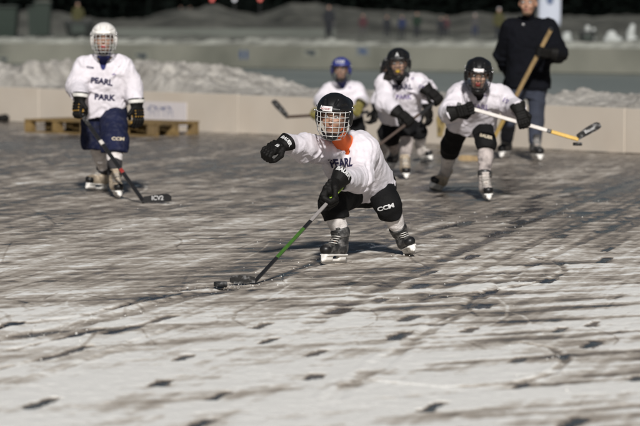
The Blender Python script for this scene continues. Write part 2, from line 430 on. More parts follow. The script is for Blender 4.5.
def b_glove(mir, grip=1.0):
    def f():
        m = mir
        P = [Bx((0, .050, .004), (.050, .050, .026), rd=.02)]
        v = sculpt(P + [Rc((0, -.085, 0), (0, .01, 0), .062, .05)], .0045)
        v.F[:] = v.FAR
        # pad so that fingers fit in the grid
        v = Vox([El((0, .03, -.01), (.1, .17, .1))], .0045)
        v.add(Bx((0, .050, .004), (.050, .050, .026), rd=.02), .015)
        for i, x in enumerate((.039, .013, -.013, -.038)):
            L = (.95, 1.05, 1.0, .85)[i]; x *= m
            if grip > .5:
                pts = [(x, .092, .010), (x, .092 + .042 * L, -.002), (x, .092 + .040 * L, -.042), (x, .094, -.062 * L)]
            else:
                pts = [(x, .092, .008), (x * 1.1, .092 + .042 * L, .002), (x * 1.15, .092 + .068 * L, -.022), (x * 1.1, .092 + .072 * L, -.048)]
            for a, c in zip(pts, pts[1:]): v.add(Rc(a, c, .0155, .0145), .004)
            v.add(El(((pts[0][0] + pts[1][0]) / 2, (pts[0][1] + pts[1][1]) / 2, pts[0][2] + .006), (.0135, .022, .015)), .004)
        v.add(Rc((.045 * m, .020, -.004), (.070 * m, .058, -.022), .019, .018), .012); v.add(Rc((.070 * m, .058, -.022), (.050 * m, .094, -.050), .018, .015), .004)
        for y in (.022, .046, .070):
            v.add(Rc((-.036, y, .027), (.036, y, .027), .0135, .0135), .003)
        cuff = Torso((0, -.075, -.002), np.column_stack([(1, 0, 0), (0, 0, -1), (0, 1, 0)]), .09, [0, .35, 1], [.072, .064, .048], [.060, .050, .032])
        v.add(cuff, .012)
        v.sub(Torso((0, -.090, -.002), np.column_stack([(1, 0, 0), (0, 0, -1), (0, 1, 0)]), .05, [0, 1], [.062, .054], [.050, .040]), .003)
        return v.mesh('glove', None)
    return f
def b_cuffband():
    v = sculpt([Torso((0, -.062, -.002), np.column_stack([(1, 0, 0), (0, 0, -1), (0, 1, 0)]), .03, [0, 1], [.0745, .0685], [.0625, .0555])], .004)
    v.sub(Torso((0, -.08, -.002), np.column_stack([(1, 0, 0), (0, 0, -1), (0, 1, 0)]), .08, [0, 1], [.062, .060], [.050, .048]), .002)
    return v.mesh('cuff_band', None)
def b_palm(mir):
    def f():
        m = mir
        v = Vox([El((0, .03, -.01), (.1, .17, .1))], .0045)
        v.add(Bx((0, .055, -.012), (.051, .040, .0125), rd=.01), .01)
        for i, x in enumerate((.039, .013, -.013, -.038)):
            L = (.95, 1.05, 1.0, .85)[i]; x *= m
            v.add(Rc((x, .092 + .046 * L, -.006), (x, .092 + .043 * L, -.040), .0125, .0125), .003)
            v.add(Rc((x, .020, .031), (x, .085, .030), .0065, .0065), .002)
        return v.mesh('palm', None)
    return f
def b_boot():
    v = sculpt([Rc((0, -.060, .100), (0, .080, .096), .043, .038), Rc((0, -.058, .105), (0, -.068, .200), .045, .050)], .005, .035)
    v.add(Bx((0, -.020, .185), (.030, .010, .052), frame((0, 1, -.35), (0, .25, 1)), .009), .015)
    v.add(El((0, -.085, .215), (.04, .022, .03)), .02)
    v.cut((0, 0, .062), (0, 0, -1), .008)
    v.warp(lambda x, y, z: .0025 * np.sin(z * 210) * (z > .12) * (y > -.05))
    return v.mesh('skate_boot', None)
def b_toe():
    v = sculpt([El((0, .078, .094), (.041, .044, .036))], .004); v.cut((0, .070, .1), (0, -1, .25)); v.cut((0, 0, .060), (0, 0, -1)); return v.mesh('toe_cap', None)
def b_holder():
    v = sculpt([Bx((0, .0, .026), (.008, .118, .009), rd=.004)], .004, .012)
    v.add(Bx((0, -.070, .045), (.020, .034, .020), rd=.01), .015); v.add(Bx((0, .068, .045), (.022, .040, .020), rd=.01), .015)
    v.add(Bx((0, -.002, .060), (.036, .100, .005), rd=.004), .012)
    return v.mesh('blade_holder', None)
def b_blade():
    b = MB(); prof = [(-.128, .018), (-.118, .006), (-.09, .001), (0, 0), (.09, .001), (.118, .007), (.128, .018)]
    poly = prof + [(.128, .024), (-.128, .024)]
    R = np.column_stack([(0, 1, 0), (0, 0, 1), (1, 0, 0)]); b.prism(poly, -.0022, .0022, R); return b.mesh('blade', None)
def b_laces():
    b = MB()
    for i in range(6):
        z = .135 + i * .014; y = .028 - i * .010
        b.tube([(-.034, y - .014, z), (-.015, y + .008, z + .004), (.015, y + .010, z + .002), (.034, y - .014, z + .006)], .0032, 5)
    return b.mesh('laces', None, True)
def put(name, me, M4, parent, base):
    o = link(bpy.data.objects.new(name, me), parent); o.matrix_local = Matrix.Translation(-Vector(base)) @ M4; return o
def m4(R, t, s=1.0):
    M = Matrix([[R[i][j] * s for j in range(3)] + [t[i]] for i in range(3)] + [[0, 0, 0, 1]]); return M

# ------------------------------------------------------------------ a hockey player
class Fig:
    pass
def person(S, name='person'):
    """S: dict; points in world coordinates"""
    h = S.get('h', .008); hs = S.get('hs', 1.0)
    ws = S.get('w', 1.0); base = np.array(S['base'], float)
    pel, nk = S['pelvis'], S['neck']; L = np.linalg.norm(nk - pel); up = nrm(nk - pel)
    Sl, Sr = S['shl'], S['shr']          # image-left, image-right shoulder
    rt = nrm(Sl - Sr)                    # person's right hand side is image-left when facing the camera
    fwd = nrm(np.cross(up, rt)); rt = np.cross(fwd, up); TR = np.column_stack([rt, fwd, up])
    hf = S['head_fwd']; hu = S.get('head_up', V(0, 0, 1)); HR = frame(hf, hu); hc = S['head']
    adult = S.get('adult', False)
    def HP(x, y, z): return hc + HR @ (V(x, y, z) * hs)
    # feet
    feet = []
    for f in S['feet']:
        R = frame(f['dir'], f.get('up', V(0, 0, 1))); s = f.get('s', 1.0)
        Rn = np.column_stack([R[:, 0], R[:, 1], R[:, 2]]); o = f['at']; feet.append((R, o, s, o + R @ (V(0, -.062, .175) * s)))
    # hands
    hands = []
    for g in S['hands']:
        s = g.get('s', 1.1)
        fy = g['fdir']; x = g['axis']; x = nrm(x); fy = nrm(fy - x * np.dot(fy, x)); zz = np.cross(x, fy)
        R = np.column_stack([x, fy, zz])
        if 'grip' in g: w = g['grip'] - R @ (V(0, .106, -.030) * s)
        else: w = g['wrist']
        hands.append((R, w, s, g.get('mir', 1), g.get('curl', 1.0)))
    # --- body
    prims = [(El(HP(0, -.008, .035), V(.077, .095, .098) * hs, HR), .02), (El(HP(0, .022, -.045), V(.056, .066, .068) * hs, HR), .03),
             (El(HP(0, .035, -.085), V(.032, .042, .026) * hs, HR), .03), (Rc(HP(0, .086, .012), HP(0, .104, -.022), .008 * hs, .012 * hs), .014),
             (El(HP(0, .078, .033), V(.052, .016, .010) * hs, HR), .02), (El(HP(-.078, -.005, -.005), V(.012, .02, .03) * hs, HR), .006), (El(HP(.078, -.005, -.005), V(.012, .02, .03) * hs, HR), .006),
             (El(HP(.034, .066, -.028), V(.026, .024, .022) * hs, HR), .02), (El(HP(-.034, .066, -.028), V(.026, .024, .022) * hs, HR), .02),
             (El(HP(0, .080, -.055), V(.022, .014, .010) * hs, HR), .012),
             (Rc(HP(0, -.02, -.04), nk - up * .03, .048 * hs, .055 * hs), .03)]
    k = S.get('bodyw', .8 * ws)
    prims.append((Torso(pel, TR, L, [-.12, 0, .3, .6, .85, .95, 1.02], [x * k for x in (.13, .15, .125, .145, .155, .12, .05)], [x * k for x in (.09, .10, .09, .10, .085, .07, .05)]), .04))
    lim = S.get('limb', 1.0)
    elb, kne = S['elbows'], S['knees']
    for sh, el, hd in ((Sl, elb[0], hands[0]), (Sr, elb[1], hands[1])):
        prims += [(Rc(sh, el, .042 * lim, .034 * lim), .03), (Rc(el, hd[1], .036 * lim, .022), .02), (Rc(hd[1], hd[1] + hd[0] @ V(0, .045, 0), .020, .019), .02)]
    hipw = S.get('hipw', .085)
    hips = S.get('hips') or [pel + rt * hipw, pel - rt * hipw]
    for hp, kn, ft in ((hips[0], kne[0], feet[0]), (hips[1], kne[1], feet[1])):
        prims += [(Rc(hp, kn, .068 * lim, .045 * lim), .03), (Rc(kn, ft[3], .046 * lim, .026 * lim), .02), (Rc(ft[3] - V(0, 0, .02), ft[1] + ft[0] @ (V(0, .06, .088) * ft[2]), .026 * ft[2], .020 * ft[2]), .02)]
    v = sculpt(prims, h)
    for sx in (-1, 1): v.sub(El(HP(.032 * sx, .095, .012), V(.017, .014, .012) * hs, HR), .012)
    me = v.mesh(name, S.get('skin', M_SKIN)); shift_mesh(me, -base)
    body = link(bpy.data.objects.new(name, me)); body.location = base
    props(body, S['label'], S.get('cat', 'hockey player'), S.get('group'))
    # face details
    if S.get('face', True):
        for sx in (-1, 1):
            e = sculpt([El(HP(.032 * sx, .077, .011), V(.013, .012, .010) * hs, HR)], .0035 * hs, .005).mesh('eye', M_EYEW); shift_mesh(e, -base); eo = link(bpy.data.objects.new('eye', e), body)
            q = MB(); c = HP(.031 * sx, .0885, .010); q.tube([c - HR[:, 1] * .003, c, c + HR[:, 1] * .0012], [.0062 * hs, .0062 * hs, .003], 10); shp = q.mesh('iris', M_EYED, True); shift_mesh(shp, -base); link(bpy.data.objects.new('iris', shp), eo)
            q = MB(); q.tube([HP((.032 + t) * sx, .094 - abs(t) * .25, .031 - t * t * 6) for t in np.linspace(-.020, .022, 6)], [.002, .0035, .004, .004, .0035, .002], 5); e = q.mesh('eyebrow', M_BROW, True); shift_mesh(e, -base); link(bpy.data.objects.new('eyebrow', e), body)
        lp = sculpt([El(HP(0, .092, -.051), V(.021, .006, .004) * hs, HR), El(HP(0, .091, -.060), V(.017, .007, .0045) * hs, HR)], .0025, .002).mesh('lips', M_LIP); shift_mesh(lp, -base); link(bpy.data.objects.new('lips', lp), body)
    if S.get('mouthguard'):
        mg = sculpt([El(HP(0, .094, -.060), V(.026, .011, .015) * hs, HR)], .004, .002).mesh('mouthguard', S['mouthguard']); shift_mesh(mg, -base); link(bpy.data.objects.new('mouthguard', mg), body)
    # --- helmet
    if 'helmet' in S:
        HM = m4(HR, hc, hs)
        ho = put('helmet', with_mat('helmet', b_helmet, S['helmet']), HM, body, base)
        put('cage', with_mat('cage', b_cage, S.get('wire', M_WIREDARK)), Matrix.Identity(4), ho, (0, 0, 0))
        put('chin_cup', with_mat('chin', b_chincup, S.get('chin', M_HELM_B)), Matrix.Identity(4), ho, (0, 0, 0))
        hb = bvh(ho.data, (0, 0, 0))
        if S.get('sticker'):
            x0, x1, z0, z1 = S['sticker']
            pf = shape_mesh([[(x0, z0), (x1, z0), (x1, z1), (x0, z1)]])
            stamp('sticker', pf, V(0, 0, 0), V(-1, 0, 0), V(0, 0, 1), [hb], M_STICKER, V(0, 0, 0), ho, off=.003)
            if S.get('sticker_text'):
                pf = text_mesh(S['sticker_text'], (z1 - z0) * .52, .0003, cuts=1); pf = ([(x + (x0 + x1) / 2, y + (z0 + z1) / 2) for x, y in pf[0]], pf[1])
                stamp('sticker_lettering', pf, V(0, 0, 0), V(-1, 0, 0), V(0, 0, 1), [hb], M_RED, V(0, 0, 0), ho, off=.0045)
        if S.get('emblem'):
            stamp('helmet_lettering', text_mesh(S['emblem'], .045, .002), V(0, 0, .098), V(-1, 0, 0), V(0, 0, 1), [hb], M_PRINTW, V(0, 0, 0), ho, off=.004)
        for sx in (-1, 1):
            for yy, zz in ((.055, .045), (-.02, .06)):
                kq = ('screw', sx, yy)
                if kq not in _cache:
                    q = MB(); q.tube([V(sx * .108, yy, zz), V(sx * .1205, yy, zz)], .007, 8); _cache[kq] = q.mesh('helmet_screw', M_STEEL, True)
                put('helmet_screw', _cache[kq], Matrix.Identity(4), ho, (0, 0, 0))
    if S.get('hair'):
        hv = sculpt([x for x in S['hair'](HP, HR)], .008, .03); hv.warp(lambda x, y, z: .008 * noise3(x * 60, y * 60, z * 18, 3)); hm = hv.mesh('hair', S.get('hairmat', M_HAIR)); shift_mesh(hm, -base); link(bpy.data.objects.new('hair', hm), body)
    # --- undershirt / collar
    jw, jd = S.get('jw', 1.0), S.get('jd', 1.0)
    ts = [-.2, 0, .3, .6, .82, .93, 1.0, 1.04]
    W = [x * ws * jw for x in (.215, .21, .20, .205, .205, .175, .12, .085)]; D = [x * ws * jd for x in (.165, .165, .155, .155, .14, .12, .09, .07)]
    if S.get('under') is not None:
        uv = sculpt([(Torso(pel, TR, L, [.55] + ts[4:], [W[3] - .02] + [x - .014 for x in W[4:]], [D[3] - .016] + [x - .012 for x in D[4:]]), .01),
                     (Rc(nk - up * .05, HP(0, -.012, -.075), .058 * hs, .056 * hs), .02)], .006)
        um = uv.mesh('undershirt', S['under']); shift_mesh(um, -base); link(bpy.data.objects.new('undershirt', um), body)
        if S.get('under2') is not None:
            c0 = nk + up * .015 + fwd * .01
            q = MB(); q.tube([c0 + (rt * math.cos(a) * .074 + fwd * math.sin(a) * .074) * hs for a in np.linspace(0, 2 * math.pi, 20)[:-1]], .010, 6, closed=True)
            cm = q.mesh('collar_trim', S['under2'], True); shift_mesh(cm, -base); link(bpy.data.objects.new('collar_trim', cm), body)
    # --- jersey
    ar = S.get('arm', .070)
    hem = S.get('hem', -.02)
    tp = Torso(pel, TR, L, ts, W, D)
    jp = [(tp, .02)]; wcut = []
    for sh, el, hd in ((Sl, elb[0], hands[0]), (Sr, elb[1], hands[1])):
        wr = hd[1] + hd[0] @ V(0, -.030, 0) * hd[2]; wcut.append((hd[1] + hd[0] @ V(0, -.066, 0) * hd[2], hd[0][:, 1]))
        jp += [(Rc(sh, el, ar * 1.2, ar * 1.08), .05), (Rc(el, wr, ar * 1.05, min(ar * .85, .066)), .04)]
    jv = sculpt(jp, h)
    n_h = -up + rt * S.get('hemtilt', 0.0)
    for wp_, wn_ in wcut: jv.cut(wp_, wn_, .012, within=Rc(wp_ + wn_ * .01, wp_ + wn_ * .14, .11, .11))
    jv.cut(pel + up * L * hem, n_h, .008)
    if S.get('vneck', True):
        jv.sub(Rc(nk + fwd * .075 * ws + up * .0, nk + fwd * .150 * ws - up * S.get('vlen', .085), .045, .006), .01)
    jv.sub(Rc(nk - up * .0, nk + up * .2, .068 * hs, .075 * hs), .01)
    sd = S.get('seed', 1); amp = S.get('fold', .010) * 1.5
    jo = [elb[0], elb[1], pel + up * L * .12, Sl - rt * .05, Sr + rt * .05]
    def folds(x, y, z):
        ax_ = (x - pel[0]) * rt[0] + (y - pel[1]) * rt[1] + (z - pel[2]) * rt[2]
        az_ = (x - pel[0]) * up[0] + (y - pel[1]) * up[1] + (z - pel[2]) * up[2]
        wx = noise3(x * 7, y * 7, z * 7, sd) * .6
        a = noise3(x * 9 + az_ * 6 + wx * 2, y * 9, z * 16 + wx * 2, sd + 1); r1 = 1 - np.abs(a) * 2
        b = noise3(ax_ * 24 + az_ * 10 + wx * 3, y * 8, az_ * 7 + wx, sd + 2); r2 = 1 - np.abs(b) * 2
        w = .35
        for j in jo: w = w + .9 * np.exp(-((x - j[0]) ** 2 + (y - j[1]) ** 2 + (z - j[2]) ** 2) / .013)
        c3 = noise3(ax_ * 40 + az_ * 22 + wx * 4, y * 18, az_ * 20 - ax_ * 12, sd + 5); r3 = 1 - np.abs(c3) * 2
        return -amp * np.clip(w, 0, 1.3) * (.6 * r1 + .55 * r2 + .18 * r3)
    jv.warp(folds)
    jm = jv.mesh('jersey' if not adult else 'jacket', S.get('top', M_JERSEY)); jb = None
    jb = bvh(jm, (0, 0, 0)); shift_mesh(jm, -base); jo_ = link(bpy.data.objects.new('jersey' if not adult else 'jacket', jm), body)
    # --- pants
    pr = S.get('thigh', .105); pk = S.get('kneer', .092)
    sl = S.get('pantlen', .92)
    pp = [(Torso(pel, TR, L, [-.22, -.1, .1, S.get('waist', .4)], [.10 * ws, .165 * ws, .168 * ws, .15 * ws], [.09 * ws, .12 * ws, .125 * ws, .11 * ws]), .03)]
    cuts = []
    for i, (hp, kn) in enumerate(((hips[0], kne[0]), (hips[1], kne[1]))):
        e = kn
        pp.append((Rc(hp, kn, pr, pk), .03))
        if not adult:
            ank = feet[i][3]; e = kn + (ank - kn) * S.get('pext', [.1, .1])[i]; pp.append((Rc(kn, e + nrm(ank - kn) * .11, pk * 1.02, pk * 1.04), .04)); cuts.append((e, nrm(nrm(ank - kn) + V(0, 0, -.15)), None))
    pname = 'trousers' if adult else 'hockey_pants'
    if adult:
        for kn, ft in ((kne[0], feet[0]), (kne[1], feet[1])): pp.append((Rc(kn, ft[3] + V(0, 0, -.0), pk, .066), .03))
    pv = sculpt(pp, h)
    if not adult:
        for e, n, _ in cuts:
            pv.cut(e, n, .01, within=Rc(e, e + n * .25, pk + .05, pk + .05))
    if 'pantz' in S: pv.cut((0, 0, S['pantz']), (0, 0, -1), .01)
    pv.warp(lambda x, y, z: -.007 * (1 - 2 * np.abs(noise3(x * 10 + 3, y * 10, z * (14 if not adult else 9), sd + 9))))
    pm = pv.mesh(pname, S.get('pants', M_BLACKCLOTH)); pb = bvh(pm, (0, 0, 0)); shift_mesh(pm, -base); po = link(bpy.data.objects.new(pname, pm), body)
    # --- socks
    if not adult:
        for i, (kn, ft) in enumerate(((kne[0], feet[0]), (kne[1], feet[1]))):
            sh_f = nrm(V(0, -1, 0)); sr = S.get('shin', .066)
            d = nrm(ft[3] - kn)
            sp = [(Rc(kn, kn + (ft[3] - kn) * .5, sr * 1.12, sr), .03), (Rc(kn + (ft[3] - kn) * .4, ft[3], sr * 1.02, sr * .78), .03), (El(kn + V(0, -.008, 0), (sr * 1.05, sr * 1.1, sr * 1.05)), .03)]
            sv = sculpt(sp, h); sv.warp(lambda x, y, z: -.004 * (1 - 2 * np.abs(noise3(x * 12, y * 12, z * 30, sd + 20 + i))))
            sm = sv.mesh('sock', S.get('socks', [M_SOCK, M_SOCK])[i]); shift_mesh(sm, -base); so = link(bpy.data.objects.new('sock', sm), body)
            bnd = S.get('bands', [None, None])[i]
            if bnd:
                t0, t1, bm_ = bnd; bp = sculpt([Rc(kn + (ft[3] - kn) * t0, kn + (ft[3] - kn) * t1, sr * 1.02, sr * .95)], .007)
                a0 = kn + (ft[3] - kn) * t0; a1 = kn + (ft[3] - kn) * t1; bp.cut(a0, -d); bp.cut(a1, d)
                bp.warp(lambda x, y, z: x * 0 - .004)
                q = bp.mesh('shin_strap', bm_); shift_mesh(q, -base); link(bpy.data.objects.new('shin_strap', q), so)
    # --- skates
    for i, (R, o, s, an) in enumerate(feet):
        M = m4(R, o, s); bm_ = S.get('boots', [M_BOOTB, M_BOOTB])[i]
        sk = put('skate', with_mat('boot', b_boot, bm_), M, body, base)
        put('toe_cap', with_mat('toe', b_toe, S.get('toe', M_HELM_B)), Matrix.Identity(4), sk, (0, 0, 0))
        put('blade_holder', with_mat('holder', b_holder, S.get('holder', M_WHITEPL)), Matrix.Identity(4), sk, (0, 0, 0))
        put('blade', with_mat('blade', b_blade, M_STEEL), Matrix.Identity(4), sk, (0, 0, 0))
        put('laces', with_mat('laces', b_laces, M_LACE), Matrix.Identity(4), sk, (0, 0, 0))
    # --- gloves
    gl = []
    for i, (R, w, s, mir, curl) in enumerate(hands):
        gm = S.get('gloves', M_BLACKPL)
        key = 'glove%d%d' % (mir, curl > .5)
        g = put('glove', with_mat(key, b_glove(mir, curl), gm), m4(R, w, s), body, base)
        if S.get('palm'): put('palm', with_mat('palm%d' % mir, b_palm(mir), S['palm']), Matrix.Identity(4), g, (0, 0, 0))
        if S.get('cuff'): put('cuff_band', with_mat('cuffb', b_cuffband, S['cuff']), Matrix.Identity(4), g, (0, 0, 0))
        gl.append((g, R, w, s))
    # --- prints
    for (kind, arg, c, right, upv, mt, nm, par) in S.get('prints', []):
        pf = text_mesh(*arg[0], **arg[1]) if kind == 'text' else shape_mesh(arg)
        stamp(nm, pf, c, right, upv, [jb] if par == 'j' else [pb], mt, base, jo_ if par == 'j' else po, off=.005)
    r = Fig(); r.body, r.jersey, r.pants, r.hands, r.feet, r.TR, r.gl, r.base = body, jb, pb, hands, feet, TR, gl, base
    return r
def glove_text(fig, i, body, size, y, mt, right=V(1, 0, 0), view=V(0, -1, .1), sx=1.0):
    g, R, w, s = fig.gl[i]; gb = bvh(g.data, (0, 0, 0)); up = -R[:, 1]; rt = np.cross(up, nrm(view)); rt = nrm(rt)
    if np.dot(rt, right) < 0: up = -up; rt = -rt
    stamp('glove_lettering', text_mesh(body, size, .0015, sx=sx, cuts=2), V(0, y, 0), R.T @ rt, R.T @ up, [gb], mt, V(0, 0, 0), g, off=.003)

# ------------------------------------------------------------------ sticks
def stick(butt, heel, bdir, segs, label, blade_mat, blade_len=.27, blade_h=.06, lie=V(0, 0, 1), curve=.03, text=None, cat='hockey stick', knob=True, wide=(.0155, .0115), tmat=None):
    """butt->heel shaft; bdir blade direction; lie = up direction of the blade face"""
    e = bpy.data.objects.new('hockey_stick', None); link(e); base = np.array(heel, float); e.location = base; props(e, label, cat)
    ax = nrm(heel - butt); Lh = np.linalg.norm(heel - butt); bd = nrm(bdir)
    side = nrm(np.cross(ax, bd)); oth = np.cross(side, ax)
    R = np.column_stack([oth, side, ax])
    for t0, t1, m, nm in segs:
        b = MB(); a = butt + ax * Lh * t0; c = butt + ax * Lh * t1
        g = 1.0 + (0.04 if nm != 'shaft' else 0)
        b.box((a + c) / 2 - base, (wide[0] * g, wide[1] * g, np.linalg.norm(c - a) / 2), R, .004)
        b.build(nm, m, e, False)
    if knob:
        b = MB(); b.box(butt - base, (.019, .0155, .018), R, .005); b.build('butt_end', M_STK_WHITE if knob == 'w' else M_STK_BLACK, e)
    # blade
    u = nrm(lie - bd * np.dot(lie, bd)); nn = np.cross(bd, u); n = 12; vs = []; fs = []
    for i in range(n + 1):
        t = i / n; d = blade_len * t; cv = curve * t * t
        hh = blade_h * (.75 + .3 * math.sin(min(t * 1.3, 1) * math.pi * .5)); lo_ = 0.0 + .02 * max(0, t - .75) ** 2 * 16 * .5
        if t > .9: hh *= (1 - (t - .9) * 3.2)
        th = .0065 - .002 * t
        c = heel - base + bd * d + nn * cv
        for a, b_ in ((lo_, -1), (lo_, 1), (hh, 1), (hh, -1)): vs.append(c + u * (a - .004) + nn * th * b_)
    for i in range(n):
        for k in range(4): fs.append((4 * i + k, 4 * i + (k + 1) % 4, 4 * i + 4 + (k + 1) % 4, 4 * i + 4 + k))
    fs += [(3, 2, 1, 0), (4 * n, 4 * n + 1, 4 * n + 2, 4 * n + 3)]
    b = MB(); b.add(vs, fs); bo = b.build('blade', blade_mat, e)
    if text:
        pf = text_mesh(text[0], text[1], .001, cuts=1)
        for sg in (-1, 1):
            o = []
            for x, y in pf[0]:
                t = (blade_len * text[2] + sg * x) / blade_len; o.append(heel - base + bd * (t * blade_len) + nn * (curve * t * t + sg * .0095) + u * (blade_h * .48 + y))
            me = bpy.data.meshes.new('blade_lettering'); me.from_pydata([tuple(q) for q in o], [], pf[1]); me.update(); me.materials.append(tmat or M_PRINTW); link(bpy.data.objects.new('blade_lettering', me), bo)
            if np.dot(nn, V(0, -1, 0)) * sg > 0: pass
    return e
def puck(p, label, R=np.eye(3)):
    b = MB(); n = 28; ring = []
    prof = [(.0, -.0127), (.034, -.0127), (.0381, -.010), (.0381, .010), (.034, .0127), (.0, .0127)]
    vs = []; fs = []
    for r, z in prof:
        for k in range(n):
            a = 2 * math.pi * k / n; vs.append(R @ V(r * math.cos(a), r * math.sin(a), z))
    for i in range(len(prof) - 1):
        for k in range(n): fs.append((i * n + k, i * n + (k + 1) % n, (i + 1) * n + (k + 1) % n, (i + 1) * n + k))
    b.add(vs, fs); o = b.build('puck', M_PUCK, None, True); o.location = p; props(o, label, 'puck')
    return o

# ================================================================== THE PLACE
def gripspec(grip, fdir, heel, butt, back, s=1.1, curl=1.0, ortho=.3):
    a = nrm(heel - butt); f = nrm(fdir); f = nrm(f - a * np.dot(a, f) * ortho); x = nrm(a - f * np.dot(a, f)); z = np.cross(x, f)
    mir = 1
    if np.dot(z, back) < 0: x = -x; mir = -1
    return dict(axis=x, fdir=f, grip=np.asarray(grip, float), mir=mir, s=s, curl=curl)
def on(a, b, t): return a + (b - a) * t
BACK = V(0, -1, .4)
PX = V(1, 0, 0)

# ---- A: the crouching child in the middle -------------------------------------------------
hA_butt, hA_heel = at(343, 186, 16.93), gnd(254.5, 284) + V(0, 0, .012)
gA = on(hA_butt, hA_heel, .16); elA = at(359, 179, 17.3)
A = dict(label='crouching child in white jersey, orange collar and black helmet, reaching low toward the puck',
    base=gnd(352, 260), h=.0065, hs=.965, pelvis=at(366, 187, 17.88), neck=at(344, 144, 17.42), shl=at(322, 150, 17.38), shr=at(363, 151, 17.44),
    head=at(334, 116.5, 17.13), head_fwd=V(-.22, -1, -.12), head_up=V(.03, -.12, 1),
    elbows=[at(303, 147.5, 17.2), elA], knees=[at(332.5, 204, 17.25), at(387, 204, 17.7)],
    feet=[dict(at=gnd(333.5, 264), dir=V(-.66, -.75, 0), up=V(.05, .02, 1), s=.96), dict(at=gnd(411, 256) + V(0, 0, .004), dir=V(.30, -.95, .02), up=V(-.36, .12, 1), s=.90)],
    hands=[dict(wrist=at(280.5, 145.5, 16.95), fdir=V(-.66, -.62, -.44), axis=V(-.6, .6, .3), mir=-1, s=.90, curl=1.0),
           gripspec(gA, V(-.50, -.62, -.60), hA_heel, hA_butt, V(.1, -1, .5), 1.1)],
    w=.90, arm=.070, helmet=M_HELM_B, wire=M_CHROME, sticker=(-.066, .014, .052, .082), sticker_text='HOCKEY', skin=M_SKIN,
    under=M_ORANGE, vlen=.025, hem=.08, hemtilt=.16, fold=.011, seed=3, thigh=.106, kneer=.076, pext=[.45, .36], shin=.054,
    socks=[M_SOCK, M_SOCK], bands=[(.78, 1.02, M_BOOTB), (.76, 1.0, M_BOOTB)], boots=[M_BOOTB, M_BOOTB],
    prints=[('text', (('PEARL', .072), dict(bold=.0028, sx=.8)), at(337, 164, 17.2), V(1, -.2, .12), V(.1, 0, 1), M_INK, 'jersey_lettering', 'j'),
            ('text', (('*', .07), dict(bold=.003)), at(343, 154, 17.2), PX, V(0, 0, 1), M_INKP, 'jersey_emblem', 'j'),
            ('text', (('CCM', .036), dict(bold=.0016, sx=1.4)), at(387, 211, 17.3), V(1, 0, .30), V(-.3, 0, 1), M_PRINTW, 'pants_lettering', 'p')])
figA = person(A)
glove_text(figA, 1, 'BAUER', .030, -.060, M_PRINTW)
glove_text(figA, 0, 'BAUER', .030, -.035, M_PRINTW, view=V(.3, -1, .5)); glove_text(figA, 0, 'B', .04, .05, M_PRINTW, view=V(.3, -1, .5))
stick(hA_butt, hA_heel, V(-.95, -.55, 0) , [(0, .15, M_STK_LIME, 'grip_wrap'), (.15, .38, mat('grey_stick', (.28, .26, .25), .45), 'shaft'), (.38, .46, M_STK_BLACK, 'shaft_band'), (.46, .76, M_STK_GREEN, 'shaft'), (.76, 1.0, M_STK_BLACK, 'shaft')],
      'green and white shafted hockey stick held one-handed by the crouching child', M_TAPE, blade_len=.165, blade_h=.045, curve=-.015, wide=(.0105, .0085))
pk = gnd(220.5, 287.5); puck(pk + V(0, 0, .0135 + .006), 'snow-dusted black puck on the ice left of the green stick blade')

# ---- B: white helmet, navy pants ----------------------------------------------------------
B_heel = gnd(144, 203.5) + V(0, 0, .012)
Bs0 = at(81, 114, 23.75); Bdir = nrm(B_heel - Bs0)
Bd = dict(label='standing child in white helmet, white lettered jersey and navy pants with lowered stick',
    base=gnd(107, 194.5), h=.008, hs=.98, waist=.12, pelvis=at(104, 110, 24.2), neck=at(104, 58.5, 24.08), shl=at(85.5, 67, 24.1), shr=at(122.5, 67, 24.1),
    head=at(104, 39.5, 23.95), head_fwd=V(.02, -1, -.08), elbows=[at(77.5, 87, 24.02), at(131.5, 86, 24.1)], knees=[at(95, 141, 24.3), at(114.5, 141, 23.85)],
    feet=[dict(at=gnd(96.5, 191), dir=V(-.75, -.66, 0), up=V(.12, 0, 1), s=1.05), dict(at=gnd(118, 198), dir=V(.25, -.95, 0), up=V(-.08, 0, 1), s=1.05)],
    hands=[gripspec(Bs0, V(.02, -.3, -1), B_heel, Bs0, V(-.4, -1, .2), 1.0), dict(wrist=at(137, 107, 23.95), fdir=V(-.05, -.2, -1), axis=V(-.75, -.6, 0), mir=1, s=1.0, curl=0.0)],
    w=1.0, jw=1.02, arm=.083, helmet=M_HELM_W, wire=M_CHROME, chin=M_HELM_B, skin=M_SKIN2, mouthguard=M_RED, under=M_NAVYFL, under2=M_YELLOW,
    pants=M_NAVY, thigh=.120, kneer=.112, pext=[.40, .40], pantz=at(100, 149.5, 24.3)[2], shin=.060, hem=-.01, hemtilt=-.30, vlen=.075, fold=.012, seed=8, hipw=.08,
    bands=[(.86, 1.05, M_SOCKDARK), (.45, 1.0, M_SOCKDARK)], boots=[M_BOOTT, M_BOOTT], gloves=M_BLACKPL, palm=M_GLOVEY, cuff=M_WHITEPL,
    prints=[('text', (('PEARL', .068), dict(bold=.003, arch=-.5)), at(101, 81.5, 23.9), V(1, 0, -.14), V(0, 0, 1), M_INK, 'jersey_lettering', 'j'),
            ('text', (('PARK', .068), dict(bold=.003, arch=.5, sx=1.05)), at(103.5, 98, 23.9), V(1, 0, -.08), V(0, 0, 1), M_INK, 'jersey_lettering', 'j'),
            ('text', (('*', .07), dict(bold=.003)), at(113.5, 77, 23.9), PX, V(0, 0, 1), M_INKP, 'jersey_emblem', 'j'),
            ('text', (('CCM', .022), dict(bold=.001, sx=1.3)), at(89.5, 67.5, 23.9), V(1, 0, -.15), V(0, 0, 1), M_INK, 'jersey_emblem', 'j'),
            ('text', (('CCM', .036), dict(bold=.0012, sx=1.35)), at(119.5, 138, 23.9), V(1, 0, -.05), V(0, 0, 1), M_PRINTG, 'pants_lettering', 'p')])
figB = person(Bd)
